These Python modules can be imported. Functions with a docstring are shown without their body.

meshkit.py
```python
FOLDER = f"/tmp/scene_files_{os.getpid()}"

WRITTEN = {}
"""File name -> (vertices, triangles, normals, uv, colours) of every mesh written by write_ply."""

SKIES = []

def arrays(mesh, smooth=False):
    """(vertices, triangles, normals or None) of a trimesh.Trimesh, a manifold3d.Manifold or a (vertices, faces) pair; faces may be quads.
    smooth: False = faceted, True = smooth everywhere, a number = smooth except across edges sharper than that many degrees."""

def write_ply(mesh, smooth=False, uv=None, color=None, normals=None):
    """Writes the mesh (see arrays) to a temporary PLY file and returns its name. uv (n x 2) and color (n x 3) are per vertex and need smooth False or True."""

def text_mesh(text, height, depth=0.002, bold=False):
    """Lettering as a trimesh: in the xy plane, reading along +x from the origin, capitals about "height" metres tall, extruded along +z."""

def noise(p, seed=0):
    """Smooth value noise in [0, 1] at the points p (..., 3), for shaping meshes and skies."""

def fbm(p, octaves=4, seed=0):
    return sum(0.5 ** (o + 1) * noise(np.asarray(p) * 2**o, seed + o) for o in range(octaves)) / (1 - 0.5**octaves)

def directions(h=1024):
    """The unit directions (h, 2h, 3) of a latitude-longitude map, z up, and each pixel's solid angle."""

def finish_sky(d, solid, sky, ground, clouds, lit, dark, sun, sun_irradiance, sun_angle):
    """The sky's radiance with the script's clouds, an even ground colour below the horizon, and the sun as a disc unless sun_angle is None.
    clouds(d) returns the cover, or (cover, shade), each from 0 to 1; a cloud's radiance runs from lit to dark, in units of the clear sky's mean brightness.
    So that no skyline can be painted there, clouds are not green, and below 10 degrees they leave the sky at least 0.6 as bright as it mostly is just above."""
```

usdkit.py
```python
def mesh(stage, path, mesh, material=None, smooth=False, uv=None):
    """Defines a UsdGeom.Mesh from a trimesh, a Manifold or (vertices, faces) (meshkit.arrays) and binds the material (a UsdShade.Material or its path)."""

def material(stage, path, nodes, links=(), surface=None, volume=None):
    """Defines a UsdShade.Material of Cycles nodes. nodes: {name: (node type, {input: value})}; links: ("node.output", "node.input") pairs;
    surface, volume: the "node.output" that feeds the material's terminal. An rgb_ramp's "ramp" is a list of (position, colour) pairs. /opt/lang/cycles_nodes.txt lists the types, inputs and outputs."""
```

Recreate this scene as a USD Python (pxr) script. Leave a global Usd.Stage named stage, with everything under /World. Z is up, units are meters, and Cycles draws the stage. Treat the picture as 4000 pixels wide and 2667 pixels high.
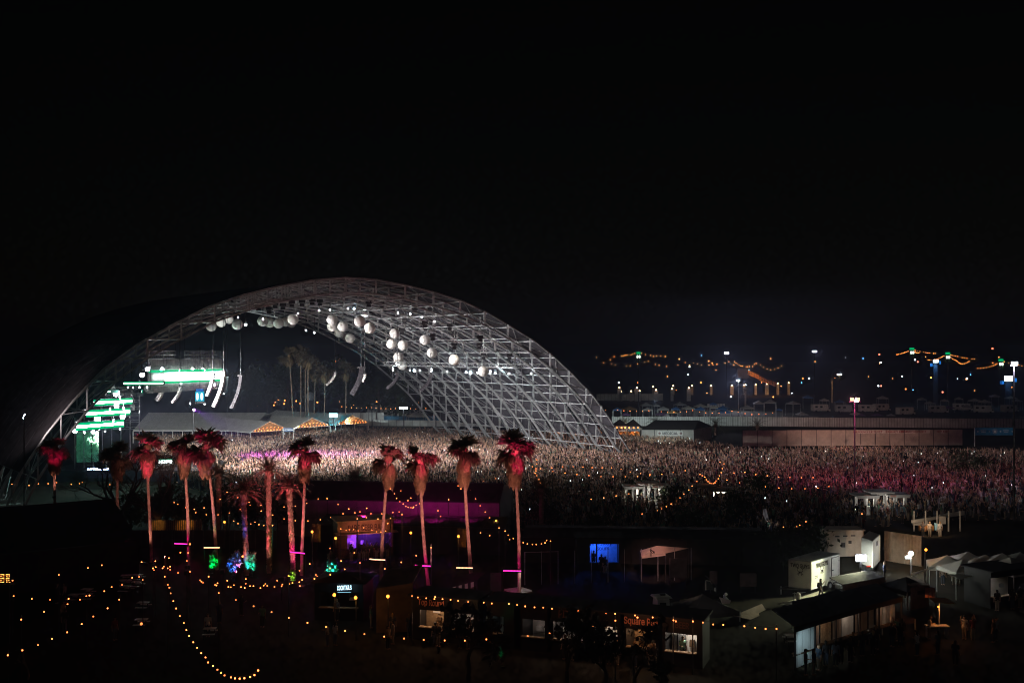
import math, random
import numpy as np, trimesh, manifold3d as m3, usdkit, meshkit
from pxr import Usd, UsdGeom, UsdLux, UsdShade, Gf, Sdf, Vt

stage = Usd.Stage.CreateInMemory()
UsdGeom.Xform.Define(stage, '/World')
UsdGeom.Scope.Define(stage, '/World/Looks')
R = random.Random(7)
NR = np.random.default_rng(7)

# ------------------------------------------------------------------ camera, sky, moon, exposure
CX, HY, F, H = 2000.0, 1380.0, 4000.0, 21.0        # photograph's pixels: centre, horizon, focal length; camera height in metres
cam = UsdGeom.Camera.Define(stage, '/World/camera')
cam.CreateFocalLengthAttr(36.0); cam.CreateHorizontalApertureAttr(36.0); cam.CreateVerticalApertureAttr(24.0)
cam.CreateVerticalApertureOffsetAttr(0.4185)
cam.CreateClippingRangeAttr(Gf.Vec2f(0.5, 20000)); cam.CreateExposureAttr(0.0)
_x = UsdGeom.Xformable(cam); _x.AddTranslateOp().Set(Gf.Vec3d(0, 0, H)); _x.AddRotateXOp().Set(90)

dome = UsdLux.DomeLight.Define(stage, '/World/night_sky')
sky = usdkit.material(stage, '/World/Looks/sky', {"s": ("sky_texture", {"sky_type": "single_scattering", "sun_disc": False, "sun_elevation": 0.03, "sun_rotation": 3.6}),
    "g": ("hsv", {"saturation": 0.55, "value": 1.0}),
    "b": ("background_shader", {"strength": 0.0008})}, [("s.color", "g.color"), ("g.color", "b.color")], surface="b.background")
UsdShade.MaterialBindingAPI.Apply(dome.GetPrim()).Bind(sky)
moon = UsdLux.DistantLight.Define(stage, '/World/moonlight')
moon.CreateIntensityAttr(0.004); moon.CreateAngleAttr(0.5); moon.CreateNormalizeAttr(True); moon.CreateColorAttr(Gf.Vec3f(1, .93, .85))
_x = UsdGeom.Xformable(moon); _x.AddRotateXYZOp().Set(Gf.Vec3f(50, 0, -20))

# ------------------------------------------------------------------ helpers
def P(x, y, d):                       # the point seen at a pixel, d metres away
    return np.array([(x - CX) / F * d, d, H + (HY - y) / F * d])
def PZ(x, y, z=0.0):                  # the point of height z seen at a pixel
    return P(x, y, (H - z) * F / (y - HY))
def PG(x, d, z=0.0):                  # the point of height z at a distance, in a pixel column
    return np.array([(x - CX) / F * d, d, z])

class MB:
    def __init__(s): s.v, s.f, s.n = [], [], 0
    def add(s, v, f):
        v = np.asarray(v, float); s.v.append(v); s.f.append(np.asarray(f, int) + s.n); s.n += len(v); return s
    def tm(s, t):
        v, f, _ = meshkit.arrays(t); return s.add(v, f)
    def box(s, c, size, rz=0.0, top=1.0):
        sx, sy, sz = np.asarray(size, float) / 2
        v = np.array([[x * (top if z > 0 else 1), y * (top if z > 0 else 1), z] for x in (-sx, sx) for y in (-sy, sy) for z in (-sz, sz)])
        if rz: c_, s_ = math.cos(rz), math.sin(rz); v = v @ np.array([[c_, s_, 0], [-s_, c_, 0], [0, 0, 1]])
        f = [[0, 1, 3], [0, 3, 2], [4, 6, 7], [4, 7, 5], [0, 4, 5], [0, 5, 1], [2, 3, 7], [2, 7, 6], [0, 2, 6], [0, 6, 4], [1, 5, 7], [1, 7, 3]]
        return s.add(v + np.asarray(c, float), f)
    def tube(s, pts, r, n=6):
        pts = np.asarray(pts, float); r = np.broadcast_to(r, len(pts)).astype(float)
        t = np.gradient(pts, axis=0); t /= np.maximum(np.linalg.norm(t, axis=1, keepdims=True), 1e-9)
        ref = np.array([0, 0, 1.0]) if abs(t[0][2]) < .9 else np.array([1.0, 0, 0])
        a = np.cross(t, ref); a /= np.maximum(np.linalg.norm(a, axis=1, keepdims=True), 1e-9); b = np.cross(t, a)
        w = np.arange(n) * 2 * np.pi / n
        v = (pts[:, None] + r[:, None, None] * (np.cos(w)[None, :, None] * a[:, None] + np.sin(w)[None, :, None] * b[:, None])).reshape(-1, 3)
        f = []
        for i in range(len(pts) - 1):
            for j in range(n):
                p, q = i * n + j, i * n + (j + 1) % n
                f += [[p, q, q + n], [p, q + n, p + n]]
        k = len(v); v = np.vstack([v, pts[0], pts[-1]]); e = (len(pts) - 1) * n
        for j in range(n): f += [[k, (j + 1) % n, j], [k + 1, e + j, e + (j + 1) % n]]
        return s.add(v, f)
    def bar(s, a, b, r, n=5, r2=None): return s.tube([a, b], [r, r if r2 is None else r2], n)
    def slab(s, poly, th):            # a solid plate on a planar polygon, th thick to both sides
        p = np.asarray(poly, float); nrm = np.cross(p[1] - p[0], p[2] - p[0]); nrm /= max(np.linalg.norm(nrm), 1e-9); k = len(p)
        v = np.vstack([p + nrm * th / 2, p - nrm * th / 2]); f = []
        for i in range(1, k - 1): f += [[0, i, i + 1], [k, k + i + 1, k + i]]
        for i in range(k): j = (i + 1) % k; f += [[i, k + i, k + j], [i, k + j, j]]
        return s.add(v, f)
    def ball(s, c, r, sub=1, sc=(1, 1, 1)):
        t = trimesh.creation.icosphere(sub, 1.0); return s.add(t.vertices * r * np.asarray(sc) + np.asarray(c), t.faces)
    def text(s, txt, h, c, rz=0.0, depth=.03, bold=False, tilt=0.0, sx=1.0):
        t = meshkit.text_mesh(txt, h, depth, bold); v = np.array(t.vertices); v[:, 0] -= v[:, 0].mean() * 0 + (v[:, 0].max() + v[:, 0].min()) / 2; v[:, 1] -= h / 2; v[:, 0] *= sx
        if tilt: c_, s_ = math.cos(tilt), math.sin(tilt); v[:, :2] = v[:, :2] @ np.array([[c_, s_], [-s_, c_]])
        w = np.stack([v[:, 0], -v[:, 2], v[:, 1]], 1); c_, s_ = math.cos(rz), math.sin(rz)
        return s.add(w @ np.array([[c_, s_, 0], [-s_, c_, 0], [0, 0, 1]]) + np.asarray(c, float), t.faces)
    def arrays(s): return np.vstack(s.v), np.vstack(s.f)

taken = {}
def numbered(parent, name):
    k = taken.get((parent, name), 0); taken[parent, name] = k + 1
    return f'{parent}/{name}' + (f'_{k:03d}' if k else '')
labels = {}
def tag(p, label=None, cat=None, group=None, kind=None):
    for k, v in (('label', label), ('category', cat), ('group', group), ('kind', kind)):
        if v: p.SetCustomDataByKey(k, v)
    if label and cat: labels.setdefault(label, []).append(p.GetName())

class T:                              # a thing: an Xform at its base; its parts are given in world space (or local=True)
    def __init__(s, name, label, cat, loc=(0, 0, 0), rz=0.0, group=None, kind=None):
        s.path = numbered('/World', name); s.loc = np.asarray(loc, float); s.rz = rz
        x = UsdGeom.Xform.Define(stage, s.path); x.AddTranslateOp().Set(Gf.Vec3d(*map(float, s.loc)))
        if rz: x.AddRotateZOp().Set(math.degrees(rz))
        c, q = math.cos(rz), math.sin(rz); s.rot = np.array([[c, q, 0], [-q, c, 0], [0, 0, 1]])
        tag(x.GetPrim(), label, cat, group, kind)
    def w(s, p): return np.asarray(p, float) @ s.rot + s.loc          # local to world
    def part(s, name, mb, mat, parent=None, local=False, smooth=False, label=None, kind=None):
        path = numbered(parent or s.path, name); v, f = mb.arrays() if isinstance(mb, MB) else meshkit.arrays(mb)[:2]
        if not local: v = (v - s.loc) @ s.rot.T
        m = usdkit.mesh(stage, path, (v, f), mat, smooth=smooth)
        tag(m.GetPrim(), label, kind=kind)
        return path
    def group(s, name): path = numbered(s.path, name); UsdGeom.Xform.Define(stage, path); return path
    def spot(s, pos, target, col, E, r=.15, cone=35, soft=.5, local=False):
        if local: pos, target = s.w(pos), s.w(target)
        return spot(s.path, pos, target, col, E, r, cone, soft, s)
def one(name, mb, mat, label=None, cat=None, group=None, kind=None, smooth=False):
    v, f = mb.arrays() if isinstance(mb, MB) else meshkit.arrays(mb)[:2]
    m = usdkit.mesh(stage, numbered('/World', name), (v, f), mat, smooth=smooth); tag(m.GetPrim(), label, cat, group, kind); return m

def spot(parent, pos, target, col, E, r=.15, cone=35, soft=.5, t=None):   # a lamp's beam; E: irradiance at the target; cone None: all round
    pos, target = np.asarray(pos, float), np.asarray(target, float); D = np.linalg.norm(target - pos)
    l = UsdLux.SphereLight.Define(stage, numbered(parent, 'lamp_beam')); l.CreateRadiusAttr(r); l.CreateNormalizeAttr(False)
    l.CreateIntensityAttr(float(E * D * D / (math.pi * r * r))); l.CreateColorAttr(Gf.Vec3f(*map(float, col)))
    z = (pos - target) / D; x = np.cross([0, 0, 1.0], z); x = x / np.linalg.norm(x) if np.linalg.norm(x) > 1e-6 else np.array([1.0, 0, 0]); y = np.cross(z, x)
    m = np.eye(4); m[0, :3], m[1, :3], m[2, :3], m[3, :3] = x, y, z, pos
    if t is not None: p = np.eye(4); p[:3, :3] = t.rot; p[3, :3] = t.loc; m = m @ np.linalg.inv(p)
    UsdGeom.Xformable(l).AddTransformOp().Set(Gf.Matrix4d(*m.ravel().tolist()))
    if cone is not None:
        sh = UsdLux.ShapingAPI.Apply(l.GetPrim()); sh.CreateShapingConeAngleAttr(float(cone)); sh.CreateShapingConeSoftnessAttr(float(soft))

mats = {}
def mat(name, col, rough=.65, metal=0.0, var=.25, scale=2.0, trans=0.0, bump=0.0, spec=.4):
    if name in mats: return mats[name]
    c = np.asarray(col, float)
    nodes = {"t": ("texture_coordinate", {}), "n": ("noise_texture", {"scale": scale, "detail": 4, "roughness": .65}),
             "r": ("rgb_ramp", {"ramp": [(.3, tuple(c * (1 - var))), (.7, tuple(np.minimum(c * (1 + var), .95)))]}),
             "p": ("principled_bsdf", {"roughness": rough, "metallic": metal, "specular_ior_level": spec})}
    links = [("t.object", "n.vector"), ("n.fac", "r.fac"), ("r.color", "p.base_color")]; out = "p.BSDF"
    if bump: nodes["b"] = ("bump", {"strength": bump, "distance": .05}); links += [("n.fac", "b.height"), ("b.normal", "p.normal")]
    if trans:
        nodes["tr"] = ("translucent_bsdf", {}); nodes["mx"] = ("mix_closure", {"fac": trans})
        links += [("r.color", "tr.color"), ("p.BSDF", "mx.closure1"), ("tr.BSDF", "mx.closure2")]; out = "mx.closure"
    mats[name] = usdkit.material(stage, '/World/Looks/' + name, nodes, links, surface=out); return mats[name]
def emit(name, col, k):
    if name not in mats: mats[name] = usdkit.material(stage, '/World/Looks/' + name, {"e": ("emission", {"color": col, "strength": k})}, [], surface="e.emission")
    return mats[name]
def rnd_mat(name, cols, rough=.8, trans=0.0):     # colour picked per copy
    n = len(cols); st = []
    for i, c in enumerate(cols): st += [(i / n, c), ((i + 1) / n - 1e-4, c)]
    nodes = {"o": ("object_info", {}), "r": ("rgb_ramp", {"ramp": st, "interpolate": False}), "p": ("principled_bsdf", {"roughness": rough})}
    mats[name] = usdkit.material(stage, '/World/Looks/' + name, nodes, [("o.random", "r.fac"), ("r.color", "p.base_color")], surface="p.BSDF"); return mats[name]

STEEL = mat('galvanised_steel', (.47, .50, .51), .42, .35, .2, 1.5)
DSTEEL = mat('dark_steel', (.06, .06, .065), .5, .3)
BLACK = mat('black_paint', (.02, .02, .022), .6)
RUBBER = mat('black_rubber', (.012, .012, .012), .8)
WHITE = mat('white_paint', (.72, .71, .69), .5, var=.08, scale=1.2)
CANVAS = mat('white_canvas', (.62, .60, .57), .85, var=.12, scale=.8, trans=.25)
BCANVAS = mat('black_canvas', (.028, .026, .03), .9, var=.3, scale=.6)
WOOD = mat('dark_wood', (.11, .065, .035), .75, var=.4, scale=5)
PALEWOOD = mat('pale_wood', (.36, .25, .15), .75, var=.35, scale=5)
def vary(name, col, lo, hi):
    mats[name] = usdkit.material(stage, '/World/Looks/' + name, {"o": ("object_info", {}), "m": ("map_range", {"to_min": lo, "to_max": hi}), "e": ("emission", {"color": col})}, [("o.random", "m.value"), ("m.result", "e.strength")], surface="e.emission"); return mats[name]
BULB = vary('warm_bulb', (1.0, .23, .055), 2.2, 6.0)
BULBF = vary('warm_bulb_far', (1.0, .27, .055), 2.5, 7.0)
LAMPW = emit('white_lamp', (.93, .97, 1.0), 60.0)
LAMPT = emit('cool_lamp', (.55, .85, 1.0), 30.0)
ORD = 'first second third fourth fifth sixth seventh eighth ninth tenth eleventh twelfth thirteenth fourteenth fifteenth sixteenth seventeenth eighteenth nineteenth twentieth'.split()
ORD += ['twenty-' + o for o in ORD[:9]] + ['thirtieth'] + ['thirty-' + o for o in ORD[:9]]

# ------------------------------------------------------------------ ground
gm = usdkit.material(stage, '/World/Looks/ground_turf', {"g": ("geometry", {}), "n": ("noise_texture", {"scale": .15, "detail": 6, "roughness": .7}), "n2": ("noise_texture", {"scale": 6, "detail": 3}),
    "r": ("rgb_ramp", {"ramp": [(.3, (.018, .02, .010)), (.55, (.035, .03, .02)), (.8, (.06, .05, .038))]}), "b": ("bump", {"strength": .5, "distance": .05}),
    "p": ("principled_bsdf", {"roughness": .95, "specular_ior_level": .1})}, [("g.position", "n.vector"), ("g.position", "n2.vector"), ("n.fac", "r.fac"), ("r.color", "p.base_color"), ("n2.fac", "b.height"), ("b.normal", "p.normal")], surface="p.BSDF")
gx, gy = np.meshgrid(np.linspace(-1500, 1500, 31), np.linspace(-60, 2500, 27), indexing='ij'); gv = np.stack([gx, gy, np.zeros_like(gx)], -1).reshape(-1, 3)
gf = [q for i in range(30) for j in range(26) for q in ([i * 27 + j, (i + 1) * 27 + j, (i + 1) * 27 + j + 1], [i * 27 + j, (i + 1) * 27 + j + 1, i * 27 + j + 1])]
one('ground', MB().add(gv, gf), gm, kind='structure')

# ------------------------------------------------------------------ the arched truss roof
R0, SP, AX, SPAN = np.array([24.2, 201.0]), np.array([-.8, -.6]), np.array([-.6, .8]), 113.0
RISE_T = np.array([0, .047, .08, .12, .177, .2, .24, .3, .345, .42, .5, .565, .6, .65, .707, .757, .805, .851, .883, .92, .946, .98, 1.0]) * SPAN
RISE_Z = np.array([0, 6.6, 11.2, 15.2, 20., 22., 24.2, 27.4, 29.5, 31.5, 32.9, 33., 32.6, 31.5, 29.8, 27.8, 25., 22., 19.4, 15.1, 11.6, 5.6, 0])
NB, NA, PITCH = 24, 13, 5.4
tt = np.linspace(0, SPAN, 2000); zz = np.interp(tt, RISE_T, RISE_Z); ss = np.r_[0, np.cumsum(np.hypot(np.diff(tt), np.diff(zz)))]
u_ = np.linspace(0, ss[-1], NB + 1); OT = np.interp(u_, ss, tt); OZ = np.interp(u_, ss, zz)
dt_, dz_ = np.gradient(OT), np.gradient(OZ); ln = np.hypot(dt_, dz_); nt, nz = dz_ / ln, -dt_ / ln
IT, IZ = OT + nt * 2.3, np.maximum(OZ + nz * 2.3, 0.0)
def V(t, z, k):
    q = R0 + SP * t + AX * (k * PITCH); return np.array([q[0], q[1], z])
roof = T('arched_truss_roof', 'huge arched steel truss roof spanning the stage and the packed crowd', 'truss roof', (R0[0], R0[1], 0))
for k in range(NA):
    a = roof.group('truss_arch')
    roof.part('outer_chord', MB().tube([V(t, z, k) for t, z in zip(OT, OZ)], .15, 6), STEEL, a)
    off = np.array([AX[0], AX[1], 0]) * .22; mb = MB()
    for sg in (-1, 1): mb.tube([V(t, z, k) + sg * off for t, z in zip(IT, IZ)], .13, 6)
    roof.part('inner_chord', mb, STEEL, a)
    for i in range(1, NB):
        top = V(IT[i], np.interp(IT[i], tt, zz), k); lo = V(IT[i], IZ[i], k); mb = MB()
        for sg in (-1, 1): mb.bar(lo + sg * off * .8, top + sg * off * .8, .085, 5)
        roof.part('post', mb, STEEL, a)
        j = i - 1 if IT[i] < SPAN / 2 else i + 1
        if 0 < j < NB: roof.part('brace', MB().bar(lo, V(IT[j], np.interp(IT[j], tt, zz), k), .075, 5), STEEL, a)
for k in range(NA - 1):
    for i in range(NB + 1):
        if 0 < i < NB: roof.part('roof_purlin', MB().bar(V(OT[i], OZ[i], k), V(OT[i], OZ[i], k + 1), .085, 5), STEEL)
        if 0 < i < NB: roof.part('lower_purlin', MB().bar(V(IT[i], IZ[i], k), V(IT[i], IZ[i], k + 1), .08, 5), STEEL)
        if i < NB:
            a, b = (0, 1) if (i + k) % 2 else (1, 0)
            roof.part('cross_brace', MB().bar(V(OT[i], OZ[i], k + a), V(OT[i + 1], OZ[i + 1], k + b), .05, 4).bar(V(IT[i], IZ[i], k + b), V(IT[i + 1], IZ[i + 1], k + a), .04, 4), STEEL)
SKIN = mat('roof_mesh_fabric', (.085, .082, .095), .9, var=.4, scale=.7, trans=.5)
NT, NZ = OT - nt * .2, OZ - nz * .2
for k in range(NA - 1):
    for i in range(1, NB - 1):
        if i == 1:  roof_lo = .25
        p = [V(NT[i], NZ[i], k + .02), V(NT[i], NZ[i], k + .98), V(NT[i + 1], NZ[i + 1], k + .98), V(NT[i + 1], NZ[i + 1], k + .02)]
        roof.part('fabric_panel', MB().slab(p, .03), SKIN)
for sd in (0, NB):                    # base plates along both feet
    for k in range(NA): roof.part('base_plate', MB().box(V((OT[sd] + IT[sd]) / 2, .3, k), (4.2, 1.2, .6), math.atan2(SP[1], SP[0])), WHITE)
def roof_z(p, under=2.6):             # height of the roof's inner side above a point
    t = np.dot(np.asarray(p[:2]) - R0, SP) ; return float(np.interp(t, tt, zz)) - under

# ------------------------------------------------------------------ balloons
BALLOON = mat('white_balloon', (.74, .74, .70), .55, var=.04, scale=1)
BAL = [(825, 1274, 48), (864, 1259, 45), (894, 1247, 43), (927, 1267, 50), (1027, 1254, 50), (1054, 1260, 47), (1088, 1263, 48), (1116, 1257, 45), (1138, 1261, 44), (1145, 1247, 51),
       (1298, 1249, 51), (1298, 1275, 48), (1339, 1275, 49), (1324, 1299, 45), (1342, 1307, 40), (1367, 1321, 45), (1405, 1255, 52), (1445, 1282, 50), (1543, 1302, 49), (1530, 1343, 48),
       (1574, 1348, 48), (1556, 1394, 47), (1557, 1407, 45), (1572, 1427, 44), (1660, 1327, 49), (1687, 1378, 48), (1774, 1405, 50), (1888, 1450, 50)]
for i, (x, y, r) in enumerate(BAL):
    d = 2.05 * F / (r / 1.1755) * .5 if False else 1.02 * F / (r / 2.351); c = P(x, y, d)
    t = T('white_balloon', f'big white balloon under the truss roof, {ORD[i]} of them from the left', 'balloon', c, group='white balloons hanging under the truss roof')
    s = trimesh.creation.icosphere(3, 1.02); v = np.array(s.vertices); v[:, 2] *= .985
    t.part('skin', MB().add(v + c, s.faces), BALLOON, smooth=True)
    t.part('cap', MB().tube([c + (0, 0, .98), c + (0, 0, 1.12)], [.16, .1], 8), DSTEEL)
    top = max(roof_z(c), c[2] + 1.5); t.part('hanging_cable', MB().bar(c + (0, 0, 1.1), (c[0], c[1], top), .02, 4), DSTEEL)

# ------------------------------------------------------------------ lamps under the roof and on the truss
def fixture(name, label, x, y, d, em, size=.28, hang=1.2, group=None, up=None, face=None):
    c = P(x, y, d); t = T(name, label, 'stage light', c, group=group)
    n = np.array([0, -d, H - c[2]]) if face is None else np.asarray(face, float); n = n / np.linalg.norm(n)
    t.part('housing', MB().tube([c - n * size * 2.2, c - n * size * 1.4, c - n * .02], [size * .7, size * 1.15, size * 1.15], 8), DSTEEL)
    t.part('lens', MB().tube([c, c + n * .04], [size, size * .9], 10), em)
    t.part('yoke', MB().bar(c + (-size * 1.25, 0, 0), c + (-size * 1.25, 0, size * 2.4), .05, 4).bar(c + (size * 1.25, 0, 0), c + (size * 1.25, 0, size * 2.4), .05, 4).bar(c + (-size * 1.25, 0, size * 2.4), c + (size * 1.25, 0, size * 2.4), .05, 4), DSTEEL)
    t.part('drop_rod', MB().bar(c + (0, 0, size * 2.4), c + (0, 0, size * 2.4 + hang), .05, 4), DSTEEL)
    return t, c
crowd_mid = np.array([-4., 208., 1.5])
UP = [(930, 1240, 0), (960, 1268, 1), (1027, 1246, 0), (1164, 1225, 0), (1195, 1290, 0), (1228, 1300, 0), (1247, 1213, 0), (1289, 1210, 0), (1359, 1204, 0), (1383, 1206, 2), (1425, 1210, 1), (1555, 1222, 0), (1603, 1226, 0), (1648, 1237, 1), (1697, 1256, 0)]
for i, (x, y, b) in enumerate(UP):
    t, c = fixture('roof_light', f'small lit stage light high under the truss roof, {ORD[i]} from the left', x, y, 178 + 20 * R.random(), LAMPT if b == 2 else LAMPW, .13 + .08 * (b > 0), 2.5, 'lights high under the truss roof')
    if i % 2 == 0: t.spot(c - (0, 0, .3), (c[0] + R.uniform(-6, 14), c[1] + R.uniform(-4, 28), 1.5), (1, .88, .80), 1.5, .25, 34, 1)
tr = T('lighting_truss', 'long straight lighting truss hanging level inside the right half of the arch', 'truss', P(1500, 1428, 205))
A, B = P(1500, 1427, 214), P(2112, 1437, 192); up = np.array([0, 0, .7]); n_ = 40
tr.part('top_chord', MB().bar(A + up, B + up, .07, 5), STEEL); tr.part('bottom_chord', MB().bar(A, B, .07, 5), STEEL)
for i in range(n_):
    p, q = A + (B - A) * i / n_, A + (B - A) * (i + 1) / n_; tr.part('lacing', MB().bar(p, q + up, .035, 4).bar(p, p + up, .035, 4), STEEL)
for s_ in (.15, .5, .85): q = A + (B - A) * s_; tr.part('hanging_cable', MB().bar(q + up, (q[0], q[1], max(roof_z(q), q[2] + 3)), .03, 4), DSTEEL)
LO = [(1535, 1445, 0), (1602, 1446, 0), (1618, 1447, 2), (1640, 1447, 0), (1685, 1449, 0), (1747, 1452, 0), (1821, 1454, 1), (1838, 1455, 2), (1865, 1456, 0), (1915, 1457, 0), (1934, 1456, 1), (1987, 1459, 0), (2075, 1459, 0)]
for i, (x, y, b) in enumerate(LO):
    d = 214 + (192 - 214) * (x - 1500) / 612
    t, c = fixture('truss_light', f'lit stage light hanging from the long straight truss, {ORD[i]} from the left', x, y, d, LAMPT if b else LAMPW, .14 + .06 * b, .3, 'lights on the long straight truss')
    if i in (2, 7, 10): t.spot(c - (0, 0, .3), (c[0] + R.uniform(-4, 4) + 4, c[1] + 2, 1.5), (1, .92, .84), 1.4, .25, 42, 1)
    if i in (0, 4, 9): t.spot(c + (0, 0, .5), (c[0] + 16, c[1] + 2, 13), (.8, .93, 1), .8, .25, 75, 1)
HO = [(1052, 1205), (1075, 1186), (1105, 1190), (1140, 1180), (1220, 1172), (1250, 1175), (1330, 1180), (1490, 1185), (1570, 1288), (1620, 1205), (1580, 1248), (1660, 1260), (1775, 1300), (1662, 1275), (1757, 1270), (1876, 1316), (1872, 1345), (1775, 1345), (1888, 1385), (1990, 1387), (1690, 1310), (1440, 1180), (1385, 1165), (1180, 1178), (1010, 1195)]
for i, (x, y) in enumerate(sorted(HO)):
    d = 172 + 24 * R.random(); c = P(x, y, d); t = T('chain_hoist', f'dark chain hoist under the truss roof, {ORD[i]} from the left', 'hoist', c, group='chain hoists under the truss roof')
    t.part('motor', MB().box(c, (1.0, .7, .55)).box(c - (0, 0, .6), (.7, .6, .5)), BLACK); t.part('chain', MB().bar(c + (0, 0, .3), (c[0], c[1], max(roof_z(c), c[2] + 1.2)), .05, 4), STEEL)
    t.part('bracket', MB().box(c + (0, -.05, .5), (1.15, .1, .12)).box(c + (.5, -.05, .7), (.1, .1, .4)).box(c + (-.5, -.05, .7), (.1, .1, .4)).box(c + (0, -.05, .9), (1.15, .1, .12)), STEEL)

ol = T('site_lamp', 'small bright lamp outside the left flank of the arched roof', 'lamp', PG(94, 128)); c = P(94, 1625, 128); ol.part('lamp', MB().bar(P(90, 1634, 128), P(97, 1616, 128), .06, 5), LAMPT); ol.part('pole', MB().bar(PG(94, 128), c, .07, 5), DSTEEL); ol.spot(c + (-.5, 1, .3), V(99, 15, 5), (1, .78, .76), .35, .2, 40, 1)
# ------------------------------------------------------------------ the stage on the left
GREEN, CORE, SCREEN = emit('green_led', (.0, .62, .24), 1.0), emit('led_core', (.80, 1.0, .90), 9.0), emit('stage_screen', (.74, 1.0, .88), 26.0)
GREYPANEL = mat('grey_stage_panel', (.30, .30, .29), .7, var=.3, scale=1)
A, B = P(583, 1475, 172), P(872, 1466, 199); st = T('stage_screen_header', 'long white glowing screen band on a grey header above the stage', 'screen', (A + B) / 2)
u = (B - A); up = np.array([0, 0, 1.0]); nn = np.cross(u / np.linalg.norm(u), up); nn = nn if np.dot(nn, [0, -1, 0]) + nn[0] * .3 > 0 else -nn
NP = 18
for i in range(NP):
    p, q = A + u * (i + .02) / NP, A + u * (i + .98) / NP
    def rect(z0, z1, o): return [p + up * z0 + nn * o, q + up * z0 + nn * o, q + up * z1 + nn * o, p + up * z1 + nn * o]
    st.part('header_panel', MB().slab(rect(-2.6, 3.2, -.3), .1), GREYPANEL)
    if i >= 4: st.part('led_tile', MB().slab(rect(-.65, .75, .02), .08), SCREEN)
    elif i > 0: st.part('led_tile', MB().slab(rect(-.3, .5, .02), .08), CORE)
    st.part('green_edge', MB().slab(rect(.85, 1.25, 0), .06).slab(rect(-1.1, -.75, 0), .06), GREEN)
    if i % 2: st.part('batten', MB().bar(p + up * 1.9 + nn * .1, q + up * 1.9 + nn * .1, .05, 4).bar(p - up * 1.7 + nn * .1, q - up * 1.7 + nn * .1, .05, 4), DSTEEL)
for (xa, xb, yy) in ((575, 685, 1390), (720, 880, 1388)):
    a, b = P(xa, yy + 12, 172 + (xa - 583) * .093), P(xb, yy + 10, 172 + (xb - 583) * .093); t = T('lighting_truss', f'latticed truss above the glowing stage header, on the {"left" if xa < 600 else "right"}', 'truss', a)
    for z in (0, .65, 1.3): t.part('chord', MB().bar(a + up * z, b + up * z, .06, 5), STEEL)
    for i in range(16):
        p, q = a + (b - a) * i / 16, a + (b - a) * (i + 1) / 16; t.part('lacing', MB().bar(p, q + up * .65, .035, 4).bar(q + up * .65, p + up * 1.3, .035, 4).bar(p, p + up * 1.3, .035, 4), STEEL)
    t.part('hanging_cable', MB().bar(a + up * 1.3, a + up * 8, .03, 4).bar(b + up * 1.3, b + up * 8, .03, 4), DSTEEL)
POD = [(484, 637, 1497, 1496, .24, 'topmost and longest'), (422, 514, 1529, 1528, .2, 'second from the top'), (552, 588, 1529, 1528, .2, 'short second-row'), (366, 516, 1573, 1566, .5, 'third from the top'), (336, 508, 1616, 1606, .55, 'fourth from the top'), (299, 484, 1667, 1653, .6, 'lowest')]
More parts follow.
